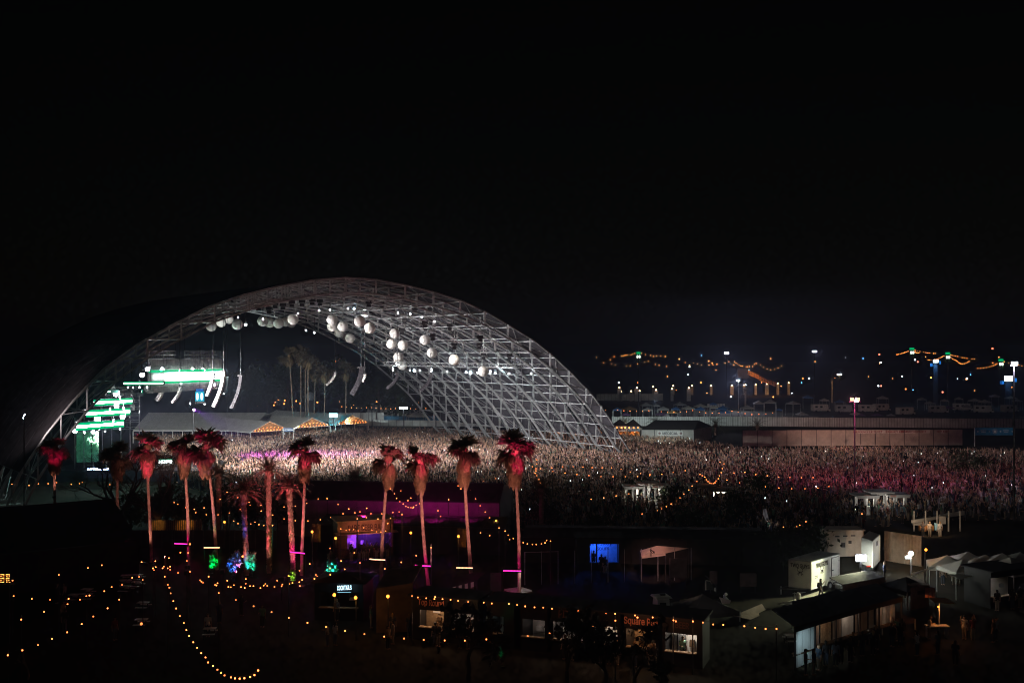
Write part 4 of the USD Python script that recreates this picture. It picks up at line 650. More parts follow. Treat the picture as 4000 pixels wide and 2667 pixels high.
def date_palm(label, crown, base, d, seed, spread, lit=None, trunk_r=.22, name='date_palm', green=FROND, N=44, up=1.0):
    rr = random.Random(seed); c = P(crown[0], crown[1], d); b = PG(base, d); t = T(name, label, 'palm tree', b); n = 26
    pts = [b + (c - b) * (i / n) for i in range(n + 1)]; t.part('trunk', MB().tube(pts, [trunk_r * (1.12 if i % 2 else .88) * (1.25 if i > n - 4 else 1) for i in range(n + 1)], 9), TRUNK)
    mb = MB()
    for i in range(int(60 * (c[2] - .5))):
        a, z = rr.uniform(0, 6.283), rr.uniform(.3, c[2] - .2); p = b + (c - b) * (z / max(c[2], .1)) + (trunk_r * .95 * math.cos(a), trunk_r * .95 * math.sin(a), 0); mb.box(p, (.14, .14, .1), a, .5)
    t.part('leaf_base', mb, TRUNK); bs = MB().ball(c - (0, 0, .1), trunk_r * 1.7, 1, (1, 1, 1.2)); cr = t.part('crown', bs, TRUNK)
    for i in range(N):
        a = i * 2.399; el = math.radians(-20 + 98 * (i / N) ** .9 * up) + rr.uniform(-.1, .1); L = spread * rr.uniform(.85, 1.12); h = np.array([math.cos(a), math.sin(a), 0]); k = 9; pp = []
        for j in range(k + 1): s = j / k; e2 = el - s * s * 1.15; pp.append((c if not pp else pp[-1]) + (h * math.cos(e2) + np.array([0, 0, math.sin(e2)])) * (L / k if j else .08))
        mb = MB().tube(pp, [.035 * (1 - .8 * j / k) for j in range(k + 1)], 3); sd = np.cross(h, [0, 0, 1.0])
        for j in range(2, k + 1):
            for sg in (-1, 1):
                for q in (0, .5):
                    p = pp[j - 1] + (pp[j] - pp[j - 1]) * q; dr = pp[j] - pp[j - 1]; dr = dr / np.linalg.norm(dr); w = L * .2 * (1.1 - .55 * j / k); tip = p + (sd * sg * .8 + dr * .75 + np.array([0, 0, -.12])) * w; mb.add([p - dr * .035, p + dr * .035, tip], [[0, 1, 2]])
        t.part('frond', mb, green, cr)
    if lit: t.spot(b + (.2, -1.6, .3), b + (0, 0, c[2] * .75), (1, .36, .34), lit * 1.1, .1, 38, 1); t.spot(b + (-.6, -1.5, .3), c, (1, .06, .16), lit * 2.5, .1, 30, .9)
    return t
date_palm('short date palm with rough lit trunk, left of the three date palms', (951, 1925), 964, 97, 21, 2.4, 2.0)
date_palm('date palm with red arching fronds standing highest of the three', (1049, 1835), 1051, 98, 22, 2.5, 1.0, .22)
date_palm('date palm with salmon patterned trunk, right of the three date palms', (1130, 1905), 1146, 96.5, 23, 2.2, 2.2)
date_palm('dark date palm silhouetted against the crowd behind the hall roof', (1388, 1872), 1388, 124, 24, 3.0, None, .24)
for i, (x, y, d) in enumerate(((2560, 1652, 262), (2440, 1655, 280), (2795, 1660, 262), (2958, 1665, 262))): date_palm(f'dark drooping palm before the white fence near the medical tent, {ORD[[1, 0, 2, 3][i]]} from the left', (x, y), x, d, 30 + i, 3.4, None, .3, N=30)
date_palm('golden lit palm beside the far lamp pole', (3250, 1480), 3250, 436, 35, 4.5, None, .4, N=30); date_palm('lit green palm beside the camp floodlight mast', (2912, 1530), 2912, 385, 36, 3.2, None, .3, N=30)
date_palm('dark palm with arching fronds between the arch foot and the string lights', (2115, 1915), 2115, 118, 37, 2.6, None, .25); date_palm('dark bushy palm left of the crowd behind the leaning palm', (855, 1855), 855, 118, 38, 2.6, None, .25)
for i, (x, yc, xb, d) in enumerate(((1128, 1392, 1147, 262), (1176, 1388, 1170, 266), (1196, 1396, 1190, 272), (1206, 1402, 1205, 262), (1231, 1455, 1230, 272), (1266, 1458, 1270, 268), (1349, 1450, 1349, 276))):
    t, c = fan_palm(f'tall rear palm seen through the arch, {ORD[i]} from the left', (x, yc), yc + 28, (xb, 1700), d, 50 + i, hr=1.7, group='rear palms seen through the arch')
    if i in (0, 2, 4, 6): t.spot(PG(xb + 10, d - 16, 3), (c[0], c[1], 12), (1, .85, .6), .5, .2, 40, 1)
LEAF = mat('dark_leaf', (.055, .07, .03), .7, var=.4, scale=1.5, trans=.25)
def leafy(name, label, base, h, r, seed, n=900, ls=.3, m=None, trunk=True, cat='tree', sq=(1, 1, 1), group=None, trunk_h=.35):
    rr = np.random.default_rng(seed); b = np.asarray(base, float); t = T(name, label, cat, b, group=group); cz = b + (0, 0, h - r * sq[2])
    if trunk:
        mb = MB().tube([b, b + (0.05, 0, h * .2), b + (-.05, 0, h * .45), b + (0, 0, h * .7)], [.05 * h ** .8, .04 * h ** .8, .03 * h ** .8, .012 * h ** .8], 7)
        for i in range(7): a = i * 2.4; z = h * (.3 + .06 * i); mb.tube([b + (0, 0, z), b + (r * .4 * math.cos(a), r * .4 * math.sin(a), z + h * .13), b + (r * .7 * math.cos(a + .2), r * .7 * math.sin(a + .2), z + h * .27)], [.02 * h ** .8, .012 * h ** .8, .004], 5)
        t.part('trunk', mb, BARK)
    K = 16; cl = rr.normal(0, 1, (K, 3)); cl /= np.linalg.norm(cl, axis=1, keepdims=True); cl *= rr.uniform(.35, .85, (K, 1)); p = cl[rr.integers(0, K, n)] + rr.normal(0, .2, (n, 3)); p = p * r * np.asarray(sq) + cz
    d1 = rr.normal(0, 1, (n, 3)); d1 /= np.linalg.norm(d1, axis=1, keepdims=True); d2 = np.cross(d1, rr.normal(0, 1, (n, 3))); d2 /= np.linalg.norm(d2, axis=1, keepdims=True); s = ls * rr.uniform(.6, 1.3, (n, 1))
    v = np.stack([p - d1 * s, p + d2 * s * .45, p + d1 * s, p - d2 * s * .45], 1).reshape(-1, 3); k = np.arange(n)[:, None] * 4
    t.part('crown', MB().add(v, np.vstack([k + [0, 1, 2], k + [0, 2, 3]])), m or LEAF); return t
for i in range(15):
    x = 980 + i * 72 + R.uniform(-20, 20); leafy('tree', f'dark tree in the belt seen through the arch, {ORD[i]} from the left', PG(x, 315 + 30 * R.random()), R.uniform(13, 20), R.uniform(5, 7.5), 100 + i, 700, .9, group='dark trees seen through the arch')
for i, (x, y, h, r) in enumerate(((2610, 1925, 3.6, 2.2), (2480, 1905, 4, 2.2), (2130, 1990, 4, 2.4), (3060, 2100, 4.5, 2.4), (3130, 2090, 5.5, 2.6), (2870, 1960, 4.5, 2.5), (2700, 2020, 3.8, 2.2), (3760, 1800, 5, 3), (3830, 1790, 4.5, 2.6), (2960, 1870, 5, 2.6), (2330, 2040, 3.2, 1.9))):
    leafy('small_tree', f'dim leafy tree among the pavilions, {ORD[[3, 2, 0, 8, 7, 5, 4, 9, 10, 6, 1][i]]} from the left', PG(x, (H - h * .6) * F / (y - HY)), h, r, 130 + i, 650, .26, group='dim leafy trees on the right')
BG = mat('bush_leaf', (.16, .2, .1), .6, var=.3, scale=3, trans=.3)
BUSH = [(832, 2222, 66, 28, (.0, 1, .18), 'green', 1.6), (915, 2245, 98, 42, (.015, .09, 1), 'blue', 3), (985, 2232, 80, 28, (.02, .85, .8), 'turquoise', 1), (1141, 2262, 44, 20, (.5, 1, .1), 'yellow-green', .7), (1296, 2250, 92, 46, (.02, .8, 1), 'cyan', 2.6), (1958, 2575, 80, 20, (.0, 1, .3), 'thin bright green', .8)]
for i, (x, yb, hp, wp, col, nm, E) in enumerate(BUSH):
    d = (H - .3) * F / (yb - HY); b = PG(x, d); h = hp * d / F + .3; r = wp * d / F / 2 * 1.15; t = leafy('lit_bush', f'slim bush lit {nm} by a coloured ground lamp', b, h, r, 160 + i, int(2200 * r) if nm != 'thin bright green' else 60, .13, BG, cat='bush', sq=(1, 1, h * .5 / r * .9))
    t.part('ground_lamp', MB().box(b + (.15, -.85, .05), (.25, .2, .1)), BLACK); t.spot(b + (.2, -1.3, .12), b + (0, 0, h * .6), col, 30 * E * (1 if nm != 'thin bright green' else .12), .08, 27 if nm != 'thin bright green' else 20, .9)
def bare_tree(label, base, h, seed, m=None, name='bare_tree', depth=6, spread=.55, cat='tree', thick=1.0, leaves=0):
    rr = random.Random(seed); b = np.asarray(base, float); t = T(name, label, cat, b); tr_, cr_ = MB(), MB()
    def grow(p, d, L, r, k):
        q = p + d * L; (tr_ if k >= depth - 1 else cr_).tube([p, (p + q) / 2 + np.array([rr.gauss(0, .05), rr.gauss(0, .05), rr.gauss(0, .03)]) * L, q], [r, r * .85, r * .7], 5 if r > .03 else 3)
        if k <= 0: return
        for i in range(2 if rr.random() < .55 else 3):
            e = d + np.array([rr.gauss(0, spread), rr.gauss(0, spread), rr.gauss(.06, spread * .6)]); e /= np.linalg.norm(e); grow(q, e, L * rr.uniform(.62, .88), r * .62, k - 1)
    grow(b, np.array([0, 0, 1.0]), h * .25, .03 * h ** .9 * thick, depth); t.part('trunk', tr_, m or BARK); 
    if leaves:
        v = np.vstack(cr_.v); q = np.random.default_rng(seed); p = v[q.integers(0, len(v), leaves)] + q.normal(0, .12, (leaves, 3)); d1, d2 = q.normal(0, .1, (leaves, 3)), q.normal(0, .1, (leaves, 3)); k = np.arange(leaves)[:, None] * 4
        cr_.add(np.stack([p - d1, p + d2, p + d1, p - d2], 1).reshape(-1, 3), np.vstack([k + [0, 1, 2], k + [0, 2, 3]]))
    t.part('crown', cr_, m or BARK); return t
bare_tree('leafless dark tree with spreading twigs in front of the stage', PG(470, 113), 12.5, 3, depth=8, thick=1.25); bare_tree('smaller leafless dark tree right of the first, below the low screen', PG(620, 113), 11.0, 5, depth=8, thick=1.25)
bare_tree('bare tree silhouetted against the lit stall windows', PG(2215, 63), 6.2, 8, depth=7, thick=1.3, leaves=500); bare_tree('second bare tree silhouetted before the stall windows, further right', PG(2370, 62), 6.0, 12, depth=7, thick=1.3, leaves=600); bare_tree('twiggy dark tree before the window right of the lettered corner stall', PG(1830, 66), 6.0, 18, depth=7, thick=1.2, leaves=500); bare_tree('twiggy dark tree before the half orange stall window', PG(2480, 62), 5.6, 19, depth=7, thick=1.2, leaves=350)
bare_tree('small bare tree catching light at the bottom left corner', PG(110, 66), 2.6, 14, mat('pale_bark', (.3, .2, .16), .8), depth=4)

for i in range(9):
    x = 520 + i * 70 + R.uniform(-15, 15); leafy('tree', f'dark tree in the belt between the palms and the crowd, {ORD[i]} from the left', PG(x, R.uniform(116, 124)), R.uniform(4.2, 5.8), R.uniform(2.0, 2.7), 200 + i, 650, .3, group='dark trees between the palms and the crowd')
# ------------------------------------------------------------------ the dark halls in the middle and at the left
def hall(label, a, b, zr, ze, back, front, n, m=BCANVAS, wall=BLACK):
    a, b = np.asarray(a, float), np.asarray(b, float); a[2] = b[2] = 0; u = (b - a); nrm = np.array([u[1], -u[0], 0]); nrm /= np.linalg.norm(nrm); nrm = nrm if nrm[1] < 0 else -nrm; z = np.array([0, 0, 1.0]); t = T('dark_hall', label, 'hall', a)
    for i in range(n):
        p, q = a + u * i / n, a + u * (i + .99) / n
        t.part('roof_panel', MB().slab([p + z * zr, q + z * zr, q + nrm * front + z * ze, p + nrm * front + z * ze], .08), m); t.part('roof_panel', MB().slab([p + z * zr, q + z * zr, q - nrm * back + z * ze, p - nrm * back + z * ze], .08), m); t.part('wall_panel', MB().slab([p + nrm * (front - .2), q + nrm * (front - .2), q + nrm * (front - .2) + z * (ze - .1), p + nrm * (front - .2) + z * (ze - .1)], .08), wall)
        t.part('ridge_rail', MB().bar(p + z * (zr + .08), q + z * (zr + .08), .06, 4), DSTEEL)
    for e in (a, b): t.part('gable_wall', MB().slab([e + nrm * front, e + nrm * front + z * ze, e + z * zr, e - nrm * back + z * ze, e - nrm * back], .08), BLACK)
    return t
h1 = hall('big dark hall with a magenta washed wall under the near edge of the crowd', PG(1128, 122), PG(1968, 119), 5.8, 4.25, 9, 4, 11, mat('hall_roof', (.04, .037, .04), .85, var=.3, scale=.4), mat('hall_wall', (.2, .18, .2), .85, var=.3, scale=.4))
for x, e_ in ((1420, .5), (1560, .9), (1700, 1.0), (1830, .5)): q = PG(x, 107.5, 4.0); h1.spot(q, PG(x + 10, 115, 3.4), (1, .015, .42), e_, .2, 50, 1)
hall('low flat black roof in front of the magenta washed wall', PG(1275, 112), PG(1985, 110), 3.35, 2.9, 2, 3.5, 8)
hall('black marquee roof at the far left below the arch foot', P(-160, 2003, 95), P(440, 1950, 103), 6.3, 3.6, 8, 9, 8)
hall('black low hall behind the blue lit bar on the right', PG(2050, 106), PG(2990, 104), 2.9, 2.6, 4, 3, 9)
wl = fence('low slatted timber fence with amber light behind the palms on the left', [PG(592, 112), PG(790, 112)], 2.8, 26, PALEWOOD, gap=.7); fence('low dark barrier before the amber lit timber fence', [PG(470, 110.6), PG(1120, 110.6)], 1.95, 16, BLACK); wl.spot(PG(612, 109.5, 3.2), PG(612, 111.9, 2.3), (1, .45, .08), 1.6, .1, 24, 1); wl.spot(PG(728, 109.5, 3.2), PG(725, 111.9, 2.3), (1, .4, .06), 2.4, .1, 24, 1)
AMB = [(877, 2038, 'left of the date palms'), (1219, 2076, 'left of the purple bar'), (1311, 2101, 'at the left end of the purple bar'), (1791, 2094, 'left of the second palm from the right'), (1938, 2034, 'between the two right palms'), (1605, 2080, 'behind the right end of the purple bar'), (1515, 2328, 'on the dark stall left of the red lettered one'), (1656, 2305, 'above the red lettered stall'), (1306, 2322, 'below the neon sign'), (1389, 2333, 'on the small stall right of the neon sign'), (3617, 2146, 'on a pole right of the corrugated wall')]
for i, (x, y, w_) in enumerate(AMB):
    d = min((H - 3.2) * F / (y - HY), 112); c = P(x, y, d); t = T('amber_lamp', f'bright amber lamp {w_}', 'lamp', (c[0], c[1], 0)); t.part('bulb', MB().ball(c, .12, 2), emit('amber_lamp', (1, .30, .035), 4.0)); t.part('post', MB().bar((c[0], c[1] + .2, 0), c + (0, .2, 0), .05, 5), DSTEEL); t.part('arm', MB().bar(c + (0, .2, 0), c + (0, 0, .18), .04, 4), DSTEEL)
    if i in (1, 3): t.part('backing_board', MB().box(c + (.25, .9, -.3), (.9, .1, 1.8)), WOOD)
    t.spot(c + (0, -.2, 0), c + (.2, 1.0, -.4), (1, .42, .08), (1.2, 1.6, .8, 2.0, 1.2, .5, .6, .6, .9, 1.2, 1.2)[i], .1, None)

# ------------------------------------------------------------------ bars and stalls of the front area
rb = stall('wooden bar with a big RARE BEER BAR sign and a violet glowing inside', PZ(1318, 2182), PZ(1536, 2168), 3.0, 3.75, .95, 2.55, (.17, .97), WOOD, mat('bar_back', (.5, .48, .55), .6), PALEWOOD, 'RARE BEER BAR', .62, mat('bar_letters', (.10, .04, .03), .7), (.25, .035, 1), 14, mat('bar_sign_board', (.36, .22, .15), .75), 0, WOOD, 4, 'drinks_bar', bold=True, fz=.68, sx=.58)
mb = MB().box((2.9, -.55, 2.62), (6.4, 1.3, .08)); rb.part('awning', mb, PALEWOOD, local=True)
for x in (.35, 5.35): rb.part('round_emblem', MB().tube([(x, -.12, 3.1), (x, -.2, 3.1)], [.42, .42], 16), mat('emblem_wood', (.4, .24, .15), .7), local=True)
for i in range(7): rb.part('violet_strip', MB().box((1.0 + i * .75, -.15, 2.5), (.4, .05, .05)), emit('violet_led', (.45, .05, 1), 3.0), local=True)
rb.spot((2.9, -3.2, 3.0), (2.9, -.1, 3.1), (1, .32, .2), 1.8, .1, 60, 1, True)
for i, x in enumerate((1372, 1402, 1421, 1435, 1451, 1470, 1490, 1512)): person(f'dark silhouetted person at the violet bar counter, {ORD[i]} from the left', x, 2200, pos=PZ(x, 2190 - i * 1.4), face=R.uniform(140, 220), pose=i % 3 == 1 and 5 or 0, shirt=(.05, .05, .05), hat=i == 4)
ck = stall('dark bar stall under a pale blue neon COCKTAILS sign', PZ(1230, 2418), PZ(1420, 2424), 3.0, 3.0, 1.0, 2.2, (.1, .9), BLACK, BLACK, BCANVAS, None, .4, None, (1, .5, .3), .12, None, .5, None, 1, 'drinks_bar')
ns = T('neon_sign', 'pale blue neon COCKTAILS sign standing on the dark bar stall', 'sign', PZ(1345, 2424)); c = P(1345, 2294, 80.2); ns.part('lettering', MB().text('COCKTAILS', .34, c, 0, .04, False, .04, .42), emit('neon_blue', (.55, .85, 1.0), 3.2)); ns.part('backing', MB().box(c + (0, .12, 0), (1.05, .05, .5)), BLACK); ns.part('under_strip', MB().box(c + (0, -.02, -.36), (1.05, .05, .05)), emit('neon_dim', (.3, .6, .75), .7)); ns.part('bracket', MB().bar(c + (-.4, .1, -.2), c + (-.4, .1, -.9), .03, 4).bar(c + (.4, .1, -.2), c + (.4, .1, -.9), .03, 4), DSTEEL); ns.spot(c + (0, -.6, -.05), c + (0, .2, -.7), (.3, .7, 1), .5, .1, None)
RB = mat('red_letters_pale', (.78, .3, .2), .6)
def row(y0, y1, x): s = (x - 1640) / 1100; return 75.2 + (68.2 - 75.2) * s
def SP_(x): return PG(x, row(0, 0, x))
ROW = [(1612, 1762, (.2, .82), 'Top Round', 'black food stall with red-brown Top Round lettering and a lit corner window', (1, .64, .40), 3.2, PALEWOOD, RB, .42), (1770, 1868, (.02, .84), None, 'dark food stall with a leaf-screened lit window right of the lettered corner stall', (1, .7, .5), 2.4, CANVAS, None, 0), (1905, 2010, (.2, .6), None, 'nearly dark stall with a faint green-grey window', (.7, .9, .8), .25, CANVAS, None, 0),
       (2035, 2140, (.05, .9), None, 'nearly dark stall with two faint windows left of the bare tree', (1, .8, .7), .5, CANVAS, None, 0), (2155, 2290, (.05, .92), 'PIZZA', 'stall with a broad lit window behind a bare tree', (1, .78, .62), 2.8, CANVAS, mat('dim_letters', (.12, .06, .05), .7), .5), (2302, 2425, (.05, .9), None, 'stall with a lit window and counter crowd, second left of the white menu stall', (1, .75, .55), 2.8, CANVAS, None, 0),
       (2440, 2570, (.06, .9), 'Square Pea', 'stall with red script lettering, half white half orange window', (1, .55, .28), 3.2, PALEWOOD, RB, .46), (2588, 2745, (.08, .86), 'BEER', 'stall with a bright white back wall and black menu squares', (1, .85, .68), 4.0, WHITE, mats['dim_letters'], .4)]
for xa, xb, win, tx, lb, lit, E, bk, tm_, th in ROW: stall(lb, SP_(xa), SP_(xb), 2.4, 3.25, 1.0, 2.25, win, BLACK, bk, BCANVAS, tx, th, tm_, lit, E, BLACK, 0, None, 3 if xa != 2588 else 1, fz=.82, bold=True, sx=.7)
lw = T('menu_wall', 'pair of black square menu boards on the bright white stall wall', 'menu boards', SP_(2660)); q = SP_(2655)
for x, z, w in ((2630, 2.0, .5), (2690, 1.85, .48)): lw.part('menu_board', MB().box(PG(x, row(0, 0, x) + 2.2, z), (w, .05, .45)), BLACK)
lw.part('dark_fridge', MB().box(PG(2662, row(0, 0, 2662) + 1.6, 1.15), (.55, .5, 1.3)), DSTEEL)
sp_ = PG(2668, 67.2); person('person in a green and white top serving in the bright white stall', 0, 0, pos=SP_(2676) + (0, .9, .1), face=10, pose=5, shirt=(.25, .5, .38))
for i, (x, pz) in enumerate(((1705, 0), (1716, 5), (1800, 0), (1832, 1), (2202, 0), (2230, 5), (2340, 0), (2372, 3), (2402, 0), (2470, 5), (2532, 0), (2546, 3))): person(f'dark silhouetted customer standing before the lit stall row, {ORD[i]} from the left', 0, 0, pos=SP_(x) - (0, 1.3, 0), face=R.uniform(150, 215), pose=pz, shirt=(.03, .03, .035), hat=i in (0, 5))
# right-hand stall under a dark canopy, with a curtain
CUR = mat('white_curtain', (.66, .7, .72), .85, var=.08)
def RS(x): return PG(x, 68.0 + (x - 3105) / 410 * 8.2)
cs = T('curtained_marquee', 'dark canopied marquee with a row of curtains and lit stalls along its front', 'marquee', RS(3105)); z = np.array([0, 0, 1.0])
def curtain(t, p, q, z0, z1, m, n=22):
    mb = MB(); u = (q - p); nn_ = np.array([u[1], -u[0], 0]) / np.linalg.norm(u); pts = [p + u * i / n + nn_ * (.07 * math.sin(i * 1.9) + .04 * math.sin(i * .7)) for i in range(n + 1)]
    for a, b in zip(pts, pts[1:]): mb.slab([a + z * z0, b + z * z0, b + z * z1, a + z * z1], .015)
    t.part('curtain', mb, m)
curtain(cs, RS(3112) + (0, .1, 0), RS(3180) + (0, .1, 0), .1, 2.5, CUR); TANC = mat('tan_curtain', (.42, .33, .27), .85, var=.15)
for i, (xa, xb, m) in enumerate(((3188, 3212, TANC), (3222, 3262, PALEWOOD), (3270, 3300, TANC), (3305, 3350, CUR), (3358, 3405, TANC), (3412, 3428, CUR), (3440, 3462, TANC), (3466, 3515, CANVAS))): curtain(cs, RS(xa) + (0, 1.0, 0), RS(xb) + (0, 1.0, 0), .7, 2.6, m, 12)
for x in (3105, 3184, 3266, 3354, 3434, 3518): cs.part('post', MB().bar(RS(x), RS(x) + z * 2.9, .06, 6), DSTEEL)
for i in range(5):
    xa, xb = 3100 + i * 84, 3100 + (i + .985) * 84; cs.part('valance', MB().slab([RS(xa) + z * 2.6 - (0, .3, 0), RS(xb) + z * 2.6 - (0, .3, 0), RS(xb) + z * 2.95 - (0, .3, 0), RS(xa) + z * 2.95 - (0, .3, 0)], .04), BCANVAS); m_ = (RS(xa) + RS(xb)) / 2 + (-.5, 3.0, 4.3)
    cs.part('roof_panel', MB().slab([RS(xa) + z * 2.95 - (0, .3, 0), RS(xb) + z * 2.95 - (0, .3, 0), RS(xb) + (-.4, 4, 3.0), RS(xa) + (-.4, 4, 3.0)], .05), mat('navy_canvas', (.035, .03, .045), .85, var=.25)); cs.part('counter', MB().slab([RS(xa) + z * .95, RS(xb) + z * .95, RS(xb) + z * .95 + (0, .6, 0), RS(xa) + z * .95 + (0, .6, 0)], .06), WOOD)
cs.spot(RS(3140) + (.1, -2.0, 2.6), RS(3146) + z * 1.3, (.7, .95, 1), .95, .08, 40, 1)
for x, e_ in ((3230, .5), (3330, .55), (3470, .5)): cs.spot(RS(x) + (0, -.2, 2.4), RS(x) + (0, 1.0, 1.8), (1, .7, .5), e_, .08, 75, 1)
person('man in a cap and dark shirt, left of three talking before the white curtain', 0, 0, pos=RS(3122) + (0, -1.5, 0), face=75, pose=5, shirt=(.05, .05, .07), hat=True); person('man in a dark blue shirt, middle of three before the white curtain', 0, 0, pos=RS(3146) + (0, -1.9, 0), face=60, pose=0, shirt=(.05, .07, .14)); person('man with short hair, right of three before the white curtain', 0, 0, pos=RS(3172) + (0, -1.5, 0), face=-70, pose=5, shirt=(.05, .08, .13))
person('man in a pale blue shirt queueing right of the white curtain', 0, 0, pos=RS(3232) + (0, -1.8, 0), face=170, pose=0, shirt=(.28, .36, .48), trousers=(.05, .05, .06))
for i, x in enumerate((3205, 3256, 3285, 3310, 3338, 3372, 3400, 3452, 3476, 3500)): person(f'dark figure queueing along the curtained marquee, {ORD[i]} from the left', 0, 0, pos=RS(x) + (0, -1.2 - .4 * (i % 3), 0), face=R.uniform(120, 200), pose=(0, 5, 0, 3)[i % 4], shirt=(.04, .035, .04))
# blue lit bar and the salmon canopy
bb = stall('bar with a bright blue lit back wall and dark scrawled writing', PZ(2252, 2225), PZ(2426, 2225), 2.6, 3.1, .7, 2.55, (.3, .95), BLACK, mat('blue_bar_back', (.55, .6, .7), .6), BCANVAS, None, .4, None, (.02, .13, 1), 7.0, BLACK, 0, BLACK, 0, 'drinks_bar'); w = 4.35
SCR = mat('scrawl_paint', (.02, .03, .1), .7)
bb.part('lettering', MB().text('Whiskey', .42, (2.55, 2.46, 2.15), 0, .02, False, .04).text('Sours', .36, (2.75, 2.46, 1.65), 0, .02, False, .04), SCR, local=True); bb.part('post', MB().box((1.95, -.05, 1.6), (.12, .12, 3)), BLACK, local=True)
person('barman silhouetted at the left of the blue lit bar', 0, 0, pos=PZ(2322, 2225) + (0, .8, 0), face=0, pose=5, shirt=(.05, .05, .08)); person('person silhouetted before the writing in the blue lit bar', 0, 0, pos=PZ(2346, 2225) + (0, -1, 0), face=170, pose=0, shirt=(.03, .03, .04)); person('shorter person silhouetted at the right of the blue lit bar', 0, 0, pos=PZ(2358, 2225) + (0, -1.4, -.15), face=190, pose=0, shirt=(.03, .03, .04))
sc_ = T('peaked_canopy', 'canopy with its near side lit salmon pink on slim poles', 'canopy tent', PG(2570, 93)); d_ = 93.0; SALM = mat('salmon_canvas', (.62, .5, .45), .85, var=.06, trans=.2)
a, b, c, e, ap = P(2507, 2172, d_), P(2600, 2160, d_ + 1), P(2690, 2140, d_ + 3), P(2500, 2150, d_ + 3), P(2566, 2131, d_ + 1.2)
sc_.part('roof_panel', MB().slab([a, b, ap], .04).slab([b, c, ap], .04), SALM); sc_.part('roof_panel', MB().slab([e, a, ap], .04), SALM); sc_.part('valance', MB().slab([a, b, b - (0, 0, .2), a - (0, 0, .2)], .03), SALM)
for p in (a, b, c, e): sc_.part('leg', MB().bar((p[0], p[1], 0), p, .03, 5), DSTEEL)
sc_.part('scroll_ornament', MB().tube([P(2548 + 9 * math.cos(i * .7), 2152 + 8 * math.sin(i * .9), d_ - .1) for i in range(12)], .025, 4).bar(P(2543, 2140, d_ - .1), P(2543, 2172, d_ - .1), .03, 4), BLACK); sc_.spot(P(2530, 2060, d_ - 5), (a + b) / 2 + (0, 0, .2), (1, .45, .36), 3.4, .1, 20, 1)
pf = T('post_fence', 'faint row of thin posts with a top rail before the dark hall on the right', 'fence', PG(2050, 93))
for i in range(11): q = PG(2050 + i * 65, 93 + .2 * i); pf.part('post', MB().bar(q, q + (0, 0, 3.0), .035, 5), STEEL)
pf.part('top_rail', MB().bar(PG(2050, 93, 2.95), PG(2180, 93.4, 2.95), .03, 4), STEEL)
# white pavilions, feather banner, trailers and vehicles
def pavilion(label, x0, x1, d, zt, seed, n=4, E=.5):
    rr = random.Random(seed); a, b = PG(x0, d), PG(x1, d); w = b[0] - a[0]; t = T('white_pavilion', label, 'pavilion', (a + b) / 2)
    for i, (s, e, dz, dy) in enumerate(((-.02, .42, 0, -.3), (.3, .78, .28, .9), (.6, 1.02, .08, -.2))): t.part('roof_slab', MB().box(((a[0] + w * (s + e) / 2), d + dy + 1.4, zt + dz), (w * (e - s), 3.2, .2)), WHITE); t.part('roof_beam', MB().box(((a[0] + w * (s + e) / 2), d + dy - .1, zt + dz - .2), (w * (e - s) * .96, .12, .16)), WHITE)
    for i in range(2 * n): x = a[0] + w * (.06 + .88 * i / (2 * n - 1)); t.part('column', MB().box((x, d + (.1 if i % 2 else 1.6), zt / 2), (.32, .32, zt)), WHITE)
    t.part('counter', MB().box((a[0] + w * .5, d + .5, .55), (w * .6, .6, 1.1)), WHITE)
    for i in range(7): t.part('slat', MB().box((a[0] + w * .78, d - .6, .15 + i * .16), (w * .16, .06, .08)), WHITE)
    t.spot((a[0] + w * .3, d + .6, zt - .3), (a[0] + w * .4, d - .4, .8), (1, .95, .85), E, .15, None); t.spot((a[0] + w * .75, d + .6, zt - .3), (a[0] + w * .7, d - .4, .8), (1, .95, .85), E, .15, None); t.spot((a[0] + w * .45, d - 4, zt + .2), (a[0] + w * .5, d, zt - 1), (1, .95, .88), E * .55, .15, 70, 1)
    for q in (.17, .68): t.part('sign_plate', MB().box((a[0] + w * q, d - .45, zt + .05), (.75, .05, .24)), mat('salmon_sign', (.6, .35, .3), .6))
pavilion('white flat-roofed pavilion with square columns left among the right-hand crowd', 2440, 2615, 139, 2.9, 1, E=1.3); pavilion('farther right white posted pavilion beside the tall red light pole', 3348, 3548, 133, 2.5, 2, 5, E=1.0)
dp = T('dark_pavilion', 'dark low pavilion with bright looping strip lights between the white ones', 'pavilion', PG(2800, 138)); d_ = 138
dp.part('roof', MB().box(PG(2740, d_ + 1, 3.1), (3.6, 3, .2)).box(PG(2815, d_ + 1, 2.7), (3.8, 3, .15)), mat('grey_green_roof', (.2, .2, .16), .8)); dp.part('counter', MB().box(PG(2800, d_, .5), (5.5, .6, 1.0)), WOOD)
for i, (x, k) in enumerate(((2787, 1), (2805, 0), (2826, 0), (2842, 0))): dp.part('strip_light', MB().tube([P(x + (2 * math.sin(s * 3) if k else -6 + 12 * s), 1938 - 18 * s if k else 1921 + 3 * math.sin(s * 3), d_ - .3) for s in np.linspace(0, 1, 7)], .05, 4), emit('strip_light', (1, .95, .75), 3.5))
for i in range(4): dp.part('post', MB().box(PG(2735 + i * 38, d_ + .2, 1.4), (.15, .15, 2.8)), WOOD)
